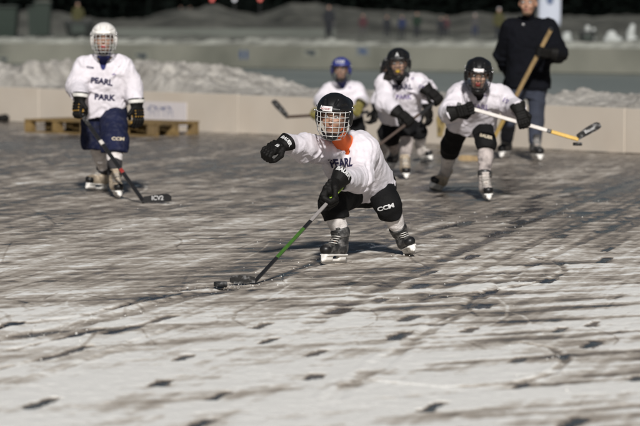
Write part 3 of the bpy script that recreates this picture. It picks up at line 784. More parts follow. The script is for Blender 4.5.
stick(Bs0 - Bdir * .09, B_heel, V(1, -.16, .03), [(0, .2, M_TAPE, 'grip_wrap'), (.2, .36, M_STK_BLACK, 'shaft'), (.36, .40, M_STK_WHITE, 'shaft_band'), (.40, .66, M_STK_BLACK, 'shaft'), (.66, .70, M_RED, 'shaft_band'), (.70, 1.0, M_STK_BLACK, 'shaft')],
      'black hockey stick with white lettered blade held by the child in navy pants', M_STK_BLACK, blade_len=.235, blade_h=.065, curve=.02, text=('ICV2', .05, .5))

# ---- C: right, white sticker, white and yellow stick ---------------------------------------
C_heel = at(578.5, 139.5, 22.9); C_butt = at(459, 105, 23.12)
Cd = dict(label='child bending forward in black helmet with white sticker, holding a stick out sideways',
    base=gnd(461, 195), h=.008, hs=.99, pelvis=at(471, 122, 23.75), neck=at(479, 89, 23.42), shl=at(459, 96, 23.45), shr=at(500, 96, 23.45),
    head=at(478.5, 75, 23.15), head_fwd=V(-.06, -1, -.22), head_up=V(.05, -.2, 1), elbows=[at(450, 112, 23.3), at(513, 108, 23.35)], knees=[at(451, 145, 24.0), at(486, 142, 23.4)],
    feet=[dict(at=gnd(434.5, 191), dir=V(-.5, -.86, 0), up=V(.42, .0, 1), s=1.02), dict(at=gnd(487, 201), dir=V(.12, -1, 0), up=V(-.05, 0, 1), s=1.02)],
    hands=[gripspec(on(C_butt, C_heel, .09), V(.9, -.3, .25), C_heel, C_butt, V(0, -1, .3), .98, ortho=0), gripspec(on(C_butt, C_heel, .545), V(.45, -.4, -.8), C_heel, C_butt, V(.3, -1, .3), .95)],
    w=.98, jw=1.02, arm=.078, helmet=M_HELM_B, wire=M_WIREDARK, sticker=(-.045, .040, .050, .080), skin=M_SKIN2, mouthguard=M_RED,
    under=M_BLACKCLOTH, vlen=.03, hem=-.02, fold=.013, seed=14, thigh=.100, kneer=.078, pext=[.24, .2], shin=.056, socks=[M_SOCK, M_SOCKDIRTY],
    bands=[(.1, .48, M_SOCKDIRTY), (.80, .95, M_BOOTB)], boots=[M_BOOTT, M_BOOTW],
    prints=[('text', (('PEARL', .062), dict(bold=.002)), at(480, 108, 23.2), V(1, 0, -.05), V(0, 0, 1), M_INKP, 'jersey_lettering', 'j'),
            ('text', (('*', .07), dict(bold=.003)), at(486, 99, 23.2), PX, V(0, 0, 1), M_INKP, 'jersey_emblem', 'j'),
            ('text', (('19', .05), dict(bold=.002)), at(506, 101, 23.2), V(1, 0, -.6), V(.6, 0, 1), M_INKP, 'sleeve_number', 'j'),
            ('text', (('BAUER', .035), dict(bold=.0012)), at(487, 137, 23.2), V(1, 0, -.25), V(.25, 0, 1), M_PRINTG, 'pants_lettering', 'p')])
figC = person(Cd)
stick(C_butt, C_heel, V(.8, -.02, .44), [(0, .74, M_STK_WHITE, 'shaft'), (.74, .775, M_STK_BLACK, 'shaft_band'), (.775, 1.0, M_STK_YEL, 'shaft')],
      'white and yellow hockey stick with black taped blade lifted off the ice', M_TAPE, blade_len=.215, blade_h=.062, curve=.02, lie=V(-.45, -.1, 1), text=('Bauer', .04, .55), wide=(.015, .011))
puck(at(577.5, 144.0, 22.86), 'small black puck just under the heel of the lifted yellow stick')

# ---- D: lettered jersey in the middle distance ----------------------------------------------
D_top, D_low = at(440, 98.5, 26.3), at(371, 151, 25.85)
Dd = dict(label='child in black helmet and lettered white jersey, long dark hair, stick across the body',
    base=gnd(404, 177), h=.009, hs=.99, pelvis=at(400, 116, 26.75), neck=at(399, 77, 26.5), shl=at(385, 84, 26.5), shr=at(417, 83, 26.5),
    head=at(398.5, 63.5, 26.3), head_fwd=V(-.1, -1, -.12), head_up=V(-.06, -.1, 1), elbows=[at(385, 103, 26.35), at(427, 90, 26.45)], knees=[at(391, 137, 26.7), at(407, 135, 26.5)],
    feet=[dict(at=at(391, 169, 27.2), dir=V(-.3, -.9, -.3), up=V(.1, 0, 1), s=.98), dict(at=gnd(405.5, 179.5), dir=V(.05, -1, 0), s=1.0)],
    hands=[gripspec(on(D_top, D_low, .46), V(.8, -.45, -.6), D_low, D_top, V(-.2, -1, .4), .98), gripspec(on(D_top, D_low, .04), V(.75, -.3, -.65), D_low, D_top, V(.2, -1, .5), .98)],
    w=.97, arm=.078, helmet=M_HELM_B, wire=M_WIREDARK, skin=M_SKIN2, mouthguard=M_YELLOW, under=M_BLACKCLOTH, vlen=.03, hem=.0, fold=.012, seed=21, thigh=.092, kneer=.076, pext=[.15, .1], shin=.056,
    socks=[M_SOCKDIRTY, M_SOCKDIRTY], bands=[None, (.12, .45, M_SOCK)], boots=[M_BOOTB, M_BOOTT], emblem='A', hair=lambda HP, HR: [(Rc(HP(.07, -.08, -.06), HP(.12, -.11, -.15), .042, .045), .03), (Rc(HP(-.03, -.10, -.03), HP(.06, -.12, -.12), .05, .05), .03)],
    prints=[('text', (('PEARL', .068), dict(bold=.0025)), at(402.5, 87.5, 26.3), V(1, 0, .02), V(0, 0, 1), M_INK, 'jersey_lettering', 'j'),
            ('text', (('PARK', .06), dict(bold=.0025)), at(404, 97.5, 26.3), V(1, 0, .02), V(0, 0, 1), M_INKP, 'jersey_lettering', 'j'),
            ('text', (('*', .07), dict(bold=.003)), at(413, 81, 26.3), PX, V(0, 0, 1), M_INKP, 'jersey_emblem', 'j'),
            ('text', (('19', .05), dict(bold=.002)), at(421, 87, 26.3), V(1, 0, -.5), V(.5, 0, 1), M_INKP, 'sleeve_number', 'j')])
person(Dd)
stick(D_top, D_low, V(-1, -.35, .1), [(0, .3, M_STK_BLACK, 'grip_wrap'), (.3, 1.0, M_STK_BROWN, 'shaft')], 'dark hockey stick held across the body by the long-haired child in lettered jersey', M_TAPE, blade_len=.22, wide=(.013, .010))

# ---- E: behind D ----------------------------------------------------------------------------
Ed = dict(label='child mostly hidden behind the lettered jersey player, legs and one glove showing',
    base=gnd(403, 161), h=.010, hs=.98, pelvis=at(403, 117, 29.7), neck=at(397, 83, 29.5), shl=at(384, 90, 29.5), shr=at(415, 88, 29.5),
    head=at(391.5, 70, 29.4), head_fwd=V(-.1, -1, -.1), elbows=[at(379, 102, 29.5), at(425, 98, 29.5)], knees=[at(385, 133, 29.8), at(420, 133, 29.5)],
    feet=[dict(at=gnd(379, 159.5), dir=V(-.5, -.86, 0), up=V(.15, 0, 1), s=1.0), dict(at=gnd(427, 162), dir=V(.5, -.86, 0), up=V(-.25, 0, 1), s=1.0)],
    hands=[dict(wrist=at(376.5, 110.5, 29.4), fdir=V(-.1, -.5, -.8), axis=V(.6, -.8, 0), mir=-1, s=.95, curl=0.0), dict(wrist=at(428, 110, 29.3), fdir=V(-.2, -.4, -1), axis=V(-.6, -.8, 0), mir=1, s=.95, curl=0.0)],
    w=.92, arm=.072, helmet=M_HELM_B, skin=M_SKIN2, under=M_BLACKCLOTH, seed=31, thigh=.09, kneer=.075, pext=[.1, .1], shin=.056, socks=[M_SOCK, M_SOCK], boots=[M_BOOTW, M_BOOTW],
    prints=[('text', (('19', .06), dict(bold=.003)), at(426, 96, 29.2), V(1, 0, -.5), V(.5, 0, 1), M_INKP, 'sleeve_number', 'j')])
person(Ed)

# ---- F: blue helmet -------------------------------------------------------------------------
F_heel, F_butt = at(285.5, 117, 32.0), at(367, 112, 32.7)
Fd = dict(label='small child in blue helmet standing behind, stick held out level to the left',
    base=gnd(350, 148), h=.010, hs=1.02, pelvis=at(347, 116, 33.0), neck=at(342.5, 83, 32.9), shl=at(329, 90, 32.9), shr=at(357, 90, 32.9),
    head=at(341, 70, 32.75), head_fwd=V(-.12, -1, -.08), elbows=[at(321, 101, 32.8), at(362, 101, 32.9)], knees=[at(338, 130, 32.9), at(358, 130, 32.9)],
    feet=[dict(at=gnd(335, 146.5), dir=V(-.4, -.9, 0), s=.95), dict(at=gnd(363, 147.5), dir=V(.4, -.9, 0), s=.95)],
    hands=[gripspec(on(F_heel, F_butt, .34), V(-.7, -.4, -.5), F_heel, F_butt, V(0, -1, .3), .9), gripspec(on(F_heel, F_butt, .85), V(-.5, -.5, -.7), F_heel, F_butt, V(0, -1, .3), .9)],
    w=.92, arm=.070, helmet=M_HELM_N, skin=M_SKIN2, under=M_NAVYFL, vlen=.04, seed=41, thigh=.10, kneer=.085, socks=[M_SOCKDIRTY, M_SOCKDIRTY], boots=[M_BOOTB, M_BOOTB],
    emblem='CCM', gloves=M_OLIVE, cuff=M_BLACKPL, prints=[('text', (('*', .08), dict(bold=.003)), at(350, 90, 32.5), PX, V(0, 0, 1), M_INKP, 'jersey_emblem', 'j')])
person(Fd)
stick(F_butt, F_heel, V(-.72, -.15, .68), [(0, .3, M_STK_BLACK, 'grip_wrap'), (.3, 1.0, M_STK_BROWN, 'shaft')], 'dark hockey stick held level by the child in the blue helmet', M_TAPE, blade_len=.24, blade_h=.075, curve=.02, lie=V(.5, -.5, .6))

# ---- G: the adult ---------------------------------------------------------------------------
G_butt = at(551, 29, 29.3); G_heel = gnd(482, 161.8) + V(0, 0, .012)
Gd = dict(label='adult in dark navy jacket and blue jeans on skates by the boards with wooden stick', cat='adult skater',
    base=gnd(522, 161), h=.011, hs=1.14, adult=True, pelvis=at(528, 84, 29.95), neck=at(529, 20, 29.95), shl=at(511, 28, 29.95), shr=at(548, 28, 29.95),
    head=at(528, 3.5, 29.82), head_fwd=V(-.25, -1, -.02), elbows=[at(503, 55, 30.1), at(558, 53, 29.95)], knees=[at(509, 120, 29.85), at(536, 122, 29.95)],
    feet=[dict(at=gnd(504.5, 158.5), dir=V(-.35, -.93, 0), s=1.22), dict(at=gnd(537, 161.2), dir=V(.2, -.97, 0), s=1.22)],
    hands=[dict(wrist=at(508, 76, 30.2), fdir=V(.2, -.1, -1), axis=V(.3, -.9, 0), mir=-1, s=.95, curl=0.0), gripspec(on(G_butt, G_heel, .16), V(-.95, -.35, .1), G_heel, G_butt, V(0, -1, .5), 1.0)],
    w=1.12, jw=1.0, jd=1.0, arm=.086, limb=1.2, hipw=.10, bodyw=.98, skin=M_SKIN, top=M_JACKET, pants=M_JEANS, under=M_JACKET, vneck=False, hem=-.06, fold=.014, seed=51, thigh=.105, kneer=.078,
    boots=[M_BOOTB, M_BOOTB], holder=M_WHITEPL, prints=[('text', (('*', .06), dict(bold=.003)), at(527.5, 26, 29.2), PX, V(0, 0, 1), M_PRINTW, 'jacket_emblem', 'j')],
    hair=lambda HP, HR: [(El(HP(0, -.030, .055), (.092, .105, .095), HR), .03), (El(HP(0, .06, -.095), (.045, .04, .022), HR), .02)], hairmat=M_HAIRBR)
person(Gd)
stick(G_butt, G_heel, V(-1, -.1, 0), [(0, .1, M_STK_WOOD, 'grip_wrap'), (.1, .62, M_STK_WOOD, 'shaft'), (.62, 1.0, mat('amber_stick', (.34, .23, .07), .5), 'shaft')], 'tall wooden hockey stick held upright by the adult, its blade on the ice', M_STK_WOOD, blade_len=.25, blade_h=.06, curve=.02, wide=(.02, .014))

# ================================================================== THE RINK
bL, bR = gnd(0, 121), gnd(640, 154)
bdir_ = nrm(bR - bL); bn = V(-bdir_[1], bdir_[0], 0)      # bn points away from the camera
BH = .51
def board(name, p0, p1, height, thick, material, nsec, label, cat, lean=0.0):
    e = link(bpy.data.objects.new(name, None)); e.location = p0; props(e, label, cat)
    d = nrm(p1 - p0); n = V(-d[1], d[0], 0); L = np.linalg.norm(p1 - p0); R = np.column_stack([d, n, V(0, 0, 1)])
    for i in range(nsec):
        b = MB(); w = L / nsec; rr = random.uniform(-.006, .006)
        b.box(d * (w * (i + .5)) + V(0, 0, height / 2) + n * (thick / 2 + rr), (w / 2 - .003, thick / 2, height / 2 + random.uniform(-.006, .006)), R, .006); b.build('board_panel', material, e)
    return e, d, n, L, R
p0 = bL - bdir_ * 10.9; p1 = bR + bdir_ * 14.1
board('rink_board', p0, p1, BH, .045, M_BOARD, 16, 'long low cream rink board running behind the players, snow piled over it', 'rink board')
def on_board(u, v):      # pixel to a point on the front face of the near board
    d = ray(u, v); C0 = V(0, 0, CAM_H); t = np.dot(p0 - C0, bn) / np.dot(d, bn); return C0 + d * t
# banner
a, b_, c0 = on_board(131, 97.5), on_board(187, 102), on_board(131, 124)
e = link(bpy.data.objects.new('banner', None)); mid = (a + b_) / 2; mid[2] = (c0[2] + a[2]) / 2 - .02; e.location = mid - bn * .010
props(e, 'white banner with blue print fixed to the cream board behind the pallets', 'banner')
RB = np.column_stack([bdir_, bn, V(0, 0, 1)]); bw = np.linalg.norm((b_ - a)[:2]) / 2; bh = (a[2] - c0[2]) / 2 * .88
q = MB(); q.box((0, 0, 0), (bw, .0035, bh), RB); q.build('banner_sheet', M_BANNER, e)
q = MB()
rnd = random.Random(5)
pf = text_mesh('MTTM', bh * .95, .0, sx=1.35, cuts=0)
me = bpy.data.meshes.new('banner_lettering'); me.from_pydata([tuple(RB @ V(x * 1.0 + .08, -.0065, y - .0)) for x, y in pf[0]], [], pf[1]); me.update(); me.materials.append(mat('pale_banner_print', (.36, .36, .42), .6)); link(bpy.data.objects.new('banner_lettering', me), e)
for k, (x0_, dx_, dz_) in enumerate(((-.20, .10, -.02), (-.06, .08, .015), (.12, .12, .0), (.27, .07, .02))):
    q = MB(); q.tube([RB @ V(x0_ - dx_ * .6, -.0075, bh * .55 + dz_), RB @ V(x0_, -.0075, bh * .42 + dz_), RB @ V(x0_ + dx_ * .3, -.0075, bh * .5 - dz_), RB @ V(x0_ + dx_ * .7, -.0075, bh * .58)], [.006, .017, .015, .005], 6, flat=1)
    q.v = [tuple(V(*p_) * 1.0 - bn * 0) for p_ in q.v]; o_ = q.build('banner_mark', M_SIGNBLUE, e)
    for v_ in o_.data.vertices:
        t_ = v_.co.dot(Vector(bn)); v_.co = v_.co - Vector(bn) * (t_ + .0060) * .97
# round yellow emblem on the board
c = on_board(441, 125); e = link(bpy.data.objects.new('board_sticker', None)); e.location = c - bn * .008; props(e, 'yellow and black emblem sticker on the cream board beside the lettered jersey player', 'sticker')
pf = [(.075 * math.cos(t) * (1 + .22 * math.sin(3 * t + 1)), .15 * math.sin(t) * (1 + .15 * math.sin(5 * t))) for t in np.linspace(0, 2 * math.pi, 26)[:-1]]
RS = np.column_stack([bdir_, V(0, 0, 1), -bn])
q = MB(); q.prism(pf, 0, .003, RS); q.build('sticker_face', mat('faded_yellow_print', (.36, .27, .11), .7), e)
q = MB(); q.prism([(x * .35 + .03, y * .3 + .05) for x, y in pf], .0035, .0045, RS); q.prism([(x * .3 - .02, y * .28 - .06) for x, y in pf], .0035, .0045, RS); q.build('sticker_print', mat('brown_print', (.12, .09, .05), .7), e)
# pallets
def pallet(c, d, label):
    e = link(bpy.data.objects.new('wooden_pallet', None)); e.location = c; props(e, label, 'pallet', 'pallets lying along the boards')
    n = V(-d[1], d[0], 0); R = np.column_stack([d, n, V(0, 0, 1)]); rn = random.Random(int(abs(c[0]) * 100))
    for i in range(7):
        q = MB(); q.box(R @ V(0 + rn.uniform(-.008, .008), -.40 + i * .133, .168), (.575, .048, .011), R, .002); q.build('top_plank', M_PALLET, e)
    for k in (-1, 0, 1):
        q = MB(); q.box(R @ V(k * .52, 0, .146), (.05, .44, .0105), R, .002); q.build('cross_plank', M_PALLET, e)
        for j in (-1, 0, 1):
            q = MB(); q.box(R @ V(k * .515, j * .39, .0765), (.058, .052, .058), R, .003); q.build('block', M_PALLET, e)
        q = MB(); q.box(R @ V(0, k * .385, .009), (.575, .05, .009), R, .002); q.build('bottom_plank', M_PALLET, e)
pd = nrm(gnd(192, 138) - gnd(22, 132))
pc0 = gnd(22, 132.2); 
pallet(pc0 + pd * .60 + V(-pd[1], pd[0], 0) * .46, pd, 'left wooden pallet lying flat on the ice against the cream board')
pallet(pc0 + pd * 1.79 + V(-pd[1], pd[0], 0) * .46, pd, 'right wooden pallet on the ice in front of the white banner')
# dark lump on the board base, left
q = sculpt([El(V(0, 0, .05), (.10, .07, .05)), El(V(.06, 0, .06), (.06, .05, .05))], .012); q.warp(lambda x, y, z: .01 * noise3(x * 30, y * 30, z * 30, 4))
o = link(bpy.data.objects.new('glove', q.mesh('glove', M_BLACKPL))); o.location = on_board(8, 118) - bn * .12; o.location.z = 0.0; props(o, 'dark dropped mitten lying at the foot of the board, far left', 'mitten')

# ---- ice -------------------------------------------------------------------------------------
def seg_d(X, Y, a, b):
    ax, ay, bx, by = a[0], a[1], b[0], b[1]; dx, dy = bx - ax, by - ay; L = dx * dx + dy * dy + 1e-9
    t = np.clip(((X - ax) * dx + (Y - ay) * dy) / L, 0, 1); return np.hypot(X - ax - t * dx, Y - ay - t * dy), t
DV = nrm(V(.26, 1, 0))
DASH = [(5,326,.9),(183,358,.7),(162,383,.8),(42,403,.9),(218,396,.9),(260,326,.7),(268,341,.6),(318,353,.7),(313,377,.7),(199,424,.8),
        (429,273,.7),(419,286,.7),(492,291,.6),(483,306,.7),(400,336,.8),(408,318,.9),(341,310,.8),(519,360,.75),(522,386,.7),(434,407,.9),(593,324,.7),(592,344,.7),(574,423,.9),(637,378,.7),
        (604,260,.7),(608,249,.7),(471,257,.6),(548,281,.7),(561,236,.7),(495,234,1.2),(461,224,1.6),(532,210,1.4),(520,222,1.2),(585,214,.9),(600,200,1),(570,190,1.2),(500,213,1.3),(445,236,.8),(625,188,1),(540,196,1.3),(350,283,.5),(470,330,.5),(560,330,.5),(380,300,.5)]
def ice_fields(X, Y):
    s = X * DV[1] - Y * DV[0]; u = X * DV[0] + Y * DV[1]
    # wide bare lanes swept along the skating direction
    lane = fbm2(s * 1.9 + 3, u * .10, 3, 11)
    st1 = fbm2(s * 9, u * .55, 3, 21); st2 = fbm2(s * 30, u * 1.6, 2, 31)
    bl = fbm2(X * 1.3, Y * 1.0, 4, 41); fine = fbm2(X * 9, Y * 7, 3, 51)
    cr = fbm2(X * .9 + Y * .15, Y * 4.2 - X * 2.3, 3, 61); cr2 = fbm2(X * 2.0, Y * 10 - X * 5.0, 2, 71)
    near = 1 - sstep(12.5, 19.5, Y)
    cov_falloff = np.interp(Y, [9, 10.4, 12.7, 15, 16.8, 18.8, 21, 24, 30, 40], [.93, .87, .75, .62, .53, .46, .39, .32, .22, .16])  # snow cover thinning with distance, with lamp falloff painted into it
    left = 1 - sstep(-1.5, .3, X)
    cov_falloff = cov_falloff + lane * (.18 * sstep(13, 20, Y) + .13) * (1 - .5 * left) + st1 * .24 + st2 * .15
    cov_falloff = cov_falloff + bl * (.11 * (1 - near) + .09) + fine * .13 * (1 - .4 * near)
    rr = sstep(-.6, .7, X) * near
    cov_falloff = cov_falloff + cr * (.48 * rr + .32 * near + .10) + cr2 * (.34 * rr + .16)
    # fine scraped lines across the sheet
    ln = fbm2(X * 1.4 + 9, Y * 26 - X * 9, 2, 171); cov_falloff = cov_falloff + ln * (.12 + .17 * sstep(12, 16, Y)) + fbm2(X * 3.5 + 2, Y * 34 + X * 4, 2, 181) * .12
    cov_falloff = cov_falloff + fbm2(X * 22, Y * 16, 2, 81) * .09
    h = np.zeros_like(cov_falloff)
    # skate cuts: thin arcs and straight scratches in all directions
    rn = np.random.RandomState(12)
    for k in range(330):
        y0 = 12.5 + 20 * rn.rand() ** 1.3; x0 = rn.uniform(-1, 1) * (y0 * .125); L = rn.uniform(.3, 1.8); an = rn.normal(0, .55) if rn.rand() < .55 else rn.uniform(-1.5, 1.5)
        dv = np.array([math.sin(an + .26), math.cos(an + .26)]); cu = rn.uniform(-.5, .5); wd = rn.uniform(.004, .009) * (1 + y0 / 30); sg = rn.choice([-1, -1, 1]) * rn.uniform(.08, .24)
        P = [np.array([x0, y0]) + dv * L * t + np.array([dv[1], -dv[0]]) * cu * L * t * t for t in np.linspace(0, 1, 5)]
        for a_, b__ in zip(P, P[1:]):
            lo_, hi_ = np.minimum(a_, b__) - .06, np.maximum(a_, b__) + .06
            r0 = np.searchsorted(-Y[:, 0], -hi_[1]) if Y[0, 0] > Y[-1, 0] else np.searchsorted(Y[:, 0], lo_[1]); r1 = np.searchsorted(-Y[:, 0], -lo_[1]) if Y[0, 0] > Y[-1, 0] else np.searchsorted(Y[:, 0], hi_[1])
            if r1 <= r0: continue
            d, _ = seg_d(X[r0:r1], Y[r0:r1], a_, b__); m = 1 - sstep(wd * .4, wd * 1.4, d); cov_falloff[r0:r1] += m * sg
    # long curved ruts from the lower left to the middle player
    def rut(px, w, depth, soft=.6, wob=.03):
        nonlocal cov_falloff, h
        P = [gnd(a_, b__) for a_, b__ in px]; D = None
        for a_, b__ in zip(P, P[1:]):
            d, t = seg_d(X, Y, a_, b__); D = d if D is None else np.minimum(D, d)
        D = D + fbm2(X * 9, Y * 5, 2, 91) * wob
        m = 1 - sstep(w * (1 - soft), w, D); cov_falloff = cov_falloff - m * depth; h = h - m * .004
        e_ = np.exp(-((D - w * 1.35) / (w * .35)) ** 2); cov_falloff = cov_falloff + e_ * .06 * (.5 + noise2(X * 6, Y * 3, 92)); h = h + e_ * .003
    rut([(-30, 345), (60, 330), (110, 318), (185, 298), (255, 285), (330, 258), (400, 240), (450, 225)], .075, .30)
    rut([(-30, 331), (90, 316), (170, 292), (245, 283)], .045, .25)
    rut([(40, 376), (120, 350), (180, 325)], .035, .12)
    for q_ in ([(-4, 370), (45, 359), (88, 346)], [(14, 350), (60, 339), (102, 329)], [(108, 334), (140, 325), (172, 316)], [(-10, 330), (20, 323)], [(110, 309), (150, 300), (180, 293)]): rut(q_, .038, .62, wob=.03)
    rut([(360, 380), (440, 388), (505, 386), (550, 375), (567, 360), (552, 348), (520, 343)], .028, .35, wob=.012)
    rut([(380, 302), (440, 298), (500, 290), (550, 280), (566, 270), (556, 261), (530, 257)], .028, .30, wob=.012)
    rut([(330, 400), (430, 330), (520, 270), (640, 215)], .05, .22)
    rut([(300, 330), (420, 270), (520, 225), (640, 180)], .07, .25)
    rut([(420, 300), (540, 240), (660, 195)], .05, .22)
    rut([(250, 290), (215, 288)], .05, .4)
    for (a_, b__, sc_) in DASH:
        c = gnd(a_, b__); L = (.7 + .5 * math.sin(b__ * 3.1) ** 2) * .165 * sc_ ** 1.1 * min(1.35, (c[1] / 13.0) ** 1.0); w = (.034 + .016 * math.sin(a_ * 1.7) ** 2) * (sc_ ** .4) * (c[1] / 13.0) ** .5
        m_ = (np.abs(X - c[0]) < L + .2) & (np.abs(Y - c[1]) < L + .4)
        if not m_.any(): continue
        xs, ys = X[m_], Y[m_]
        d, t = seg_d(xs, ys, c - DV * L, c + DV * L)
        d = d + noise2(xs * 16, ys * 7, 95) * w * .35 + noise2(xs * 90, ys * 50, 96) * w * .30
        mm = 1 - sstep(w * .5, w * 1.25, d); mm = mm * (.72 + .28 * math.sin(a_ * 7.3) ** 2); cov_falloff[m_] = cov_falloff[m_] * (1 - mm) + mm * (-.10)
        if not np.isscalar(h):
            h[m_] -= mm * .004
    return cov_falloff, h
rows = np.concatenate([np.linspace(700, 445, 40)[:-1], np.linspace(445, 100, 620)])
Yr = CAM_H * F_PX / (rows - HOR)
cols = np.linspace(-1, 1, 1350)
YY = np.repeat(Yr[:, None], len(cols), 1); XX = cols[None, :] * (YY * .19 + 1.0)
cov_falloff_grid, hh = ice_fields(XX, YY)
cov_falloff_grid = np.clip(cov_falloff_grid, -.2, 1.2)
ZZ = .001 + np.clip(cov_falloff_grid, 0, 1) * .006 + hh * 1.0 + (fbm2(XX * 18, YY * 18, 3, 101) * .0035 + fbm2(XX * 60, YY * 60, 2, 111) * .0018) * sstep(.15, .6, cov_falloff_grid)
ny, nx = YY.shape
idx = np.arange(ny * nx).reshape(ny, nx)
fq = np.stack([idx[:-1, :-1], idx[:-1, 1:], idx[1:, 1:], idx[1:, :-1]], -1).reshape(-1, 4)
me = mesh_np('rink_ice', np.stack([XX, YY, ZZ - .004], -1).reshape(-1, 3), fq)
at_ = me.attributes.new('snow', 'FLOAT', 'POINT'); at_.data.foreach_set('value', cov_falloff_grid.astype(np.float32).ravel())  # snow cover plus the painted light falloff, read by the colour ramp
def ice_mat():
    m = bpy.data.materials.new('snowy_ice'); m.use_nodes = True; nt = m.node_tree; N, L = nt.nodes, nt.links; b = N['Principled BSDF']
    tc = N.new('ShaderNodeTexCoord'); at1 = N.new('ShaderNodeAttribute'); at1.attribute_name = 'snow'
    n1 = N.new('ShaderNodeTexNoise'); n1.inputs['Scale'].default_value = 38; n1.inputs['Detail'].default_value = 5; L.new(tc.outputs['Object'], n1.inputs['Vector'])
    n2 = N.new('ShaderNodeTexNoise'); n2.inputs['Scale'].default_value = 5; n2.inputs['Detail'].default_value = 8; L.new(tc.outputs['Object'], n2.inputs['Vector'])
    def mth(op, a, b_=None):
        q = N.new('ShaderNodeMath'); q.operation = op
        for i, x in enumerate((a, b_)):
            if x is None: continue
            if isinstance(x, (int, float)): q.inputs[i].default_value = x
            else: L.new(x, q.inputs[i])
        return q.outputs[0]
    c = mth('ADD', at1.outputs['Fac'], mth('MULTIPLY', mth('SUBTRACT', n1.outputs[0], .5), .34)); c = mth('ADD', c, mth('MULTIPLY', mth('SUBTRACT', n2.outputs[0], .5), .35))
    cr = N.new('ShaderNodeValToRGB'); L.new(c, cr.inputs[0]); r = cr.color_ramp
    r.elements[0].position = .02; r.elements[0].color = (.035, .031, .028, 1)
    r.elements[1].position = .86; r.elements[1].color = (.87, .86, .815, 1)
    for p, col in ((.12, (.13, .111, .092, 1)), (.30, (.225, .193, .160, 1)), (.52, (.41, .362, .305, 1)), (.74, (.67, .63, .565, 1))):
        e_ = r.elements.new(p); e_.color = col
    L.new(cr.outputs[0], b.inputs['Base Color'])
    rr = N.new('ShaderNodeMapRange'); rr.inputs[1].default_value = .05; rr.inputs[2].default_value = .45; rr.inputs[3].default_value = .2; rr.inputs[4].default_value = .85; L.new(c, rr.inputs[0]); L.new(rr.outputs[0], b.inputs['Roughness'])
    b.inputs['Specular IOR Level'].default_value = .5
    bp = N.new('ShaderNodeBump'); bp.inputs['Strength'].default_value = .5; bp.inputs['Distance'].default_value = .006; L.new(c, bp.inputs['Height']); L.new(bp.outputs[0], b.inputs['Normal'])
    return m
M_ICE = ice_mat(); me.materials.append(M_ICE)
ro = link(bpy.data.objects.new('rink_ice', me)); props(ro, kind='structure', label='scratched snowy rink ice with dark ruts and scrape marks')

def snow_mat(name, c1, c2, sc1=3):
    m = bpy.data.materials.new(name); m.use_nodes = True; nt = m.node_tree; N, L = nt.nodes, nt.links; b = N['Principled BSDF']; b.inputs['Roughness'].default_value = .9; b.inputs['Specular IOR Level'].default_value = .2
    tc = N.new('ShaderNodeTexCoord'); n1 = N.new('ShaderNodeTexNoise'); n1.inputs['Scale'].default_value = sc1; n1.inputs['Detail'].default_value = 9; n1.inputs['Roughness'].default_value = .65; L.new(tc.outputs['Object'], n1.inputs['Vector'])
    cr = N.new('ShaderNodeValToRGB'); L.new(n1.outputs[0], cr.inputs[0]); cr.color_ramp.elements[0].position = .32; cr.color_ramp.elements[1].position = .66
    cr.color_ramp.elements[0].color = tuple(c1) + (1,); cr.color_ramp.elements[1].color = tuple(c2) + (1,); L.new(cr.outputs[0], b.inputs['Base Color'])
    n2 = N.new('ShaderNodeTexNoise'); n2.inputs['Scale'].default_value = 22; n2.inputs['Detail'].default_value = 6; L.new(tc.outputs['Object'], n2.inputs['Vector'])
    bp = N.new('ShaderNodeBump'); bp.inputs['Strength'].default_value = .7; bp.inputs['Distance'].default_value = .03; L.new(n2.outputs[0], bp.inputs['Height']); L.new(bp.outputs[0], b.inputs['Normal'])
    return m
M_SNOW = snow_mat('banked_snow', (.20, .19, .17), (.43, .41, .375))
M_SNOWFAR = snow_mat('far_dimmed_snow', (.028, .030, .026), (.12, .12, .104), .35)  # mound snow darkened in colour for the weak light out there
M_SNOWMID = snow_mat('dimmed_trampled_snow', (.042, .045, .039), (.20, .205, .175), .9)  # snow colour lowered to stand for light fading with distance
M_GROUND = snow_mat('trodden_ground', (.22, .19, .16), (.40, .36, .31), 1.4)
M_ICE2 = snow_mat('far_dimmed_ice', (.15, .168, .153), (.225, .243, .22), .22)  # ice tone carries the different lighting over the second rink
M_ICE2.node_tree.nodes['Principled BSDF'].inputs['Roughness'].default_value = .45

q = MB(); q.add([(-900, -60, -.03), (900, -60, -.03), (900, 1500, -.03), (-900, 1500, -.03)], [(0, 1, 2, 3)]); q.build('ground', M_GROUND); props(bpy.data.objects['ground'], kind='structure', label='snow-covered ground')

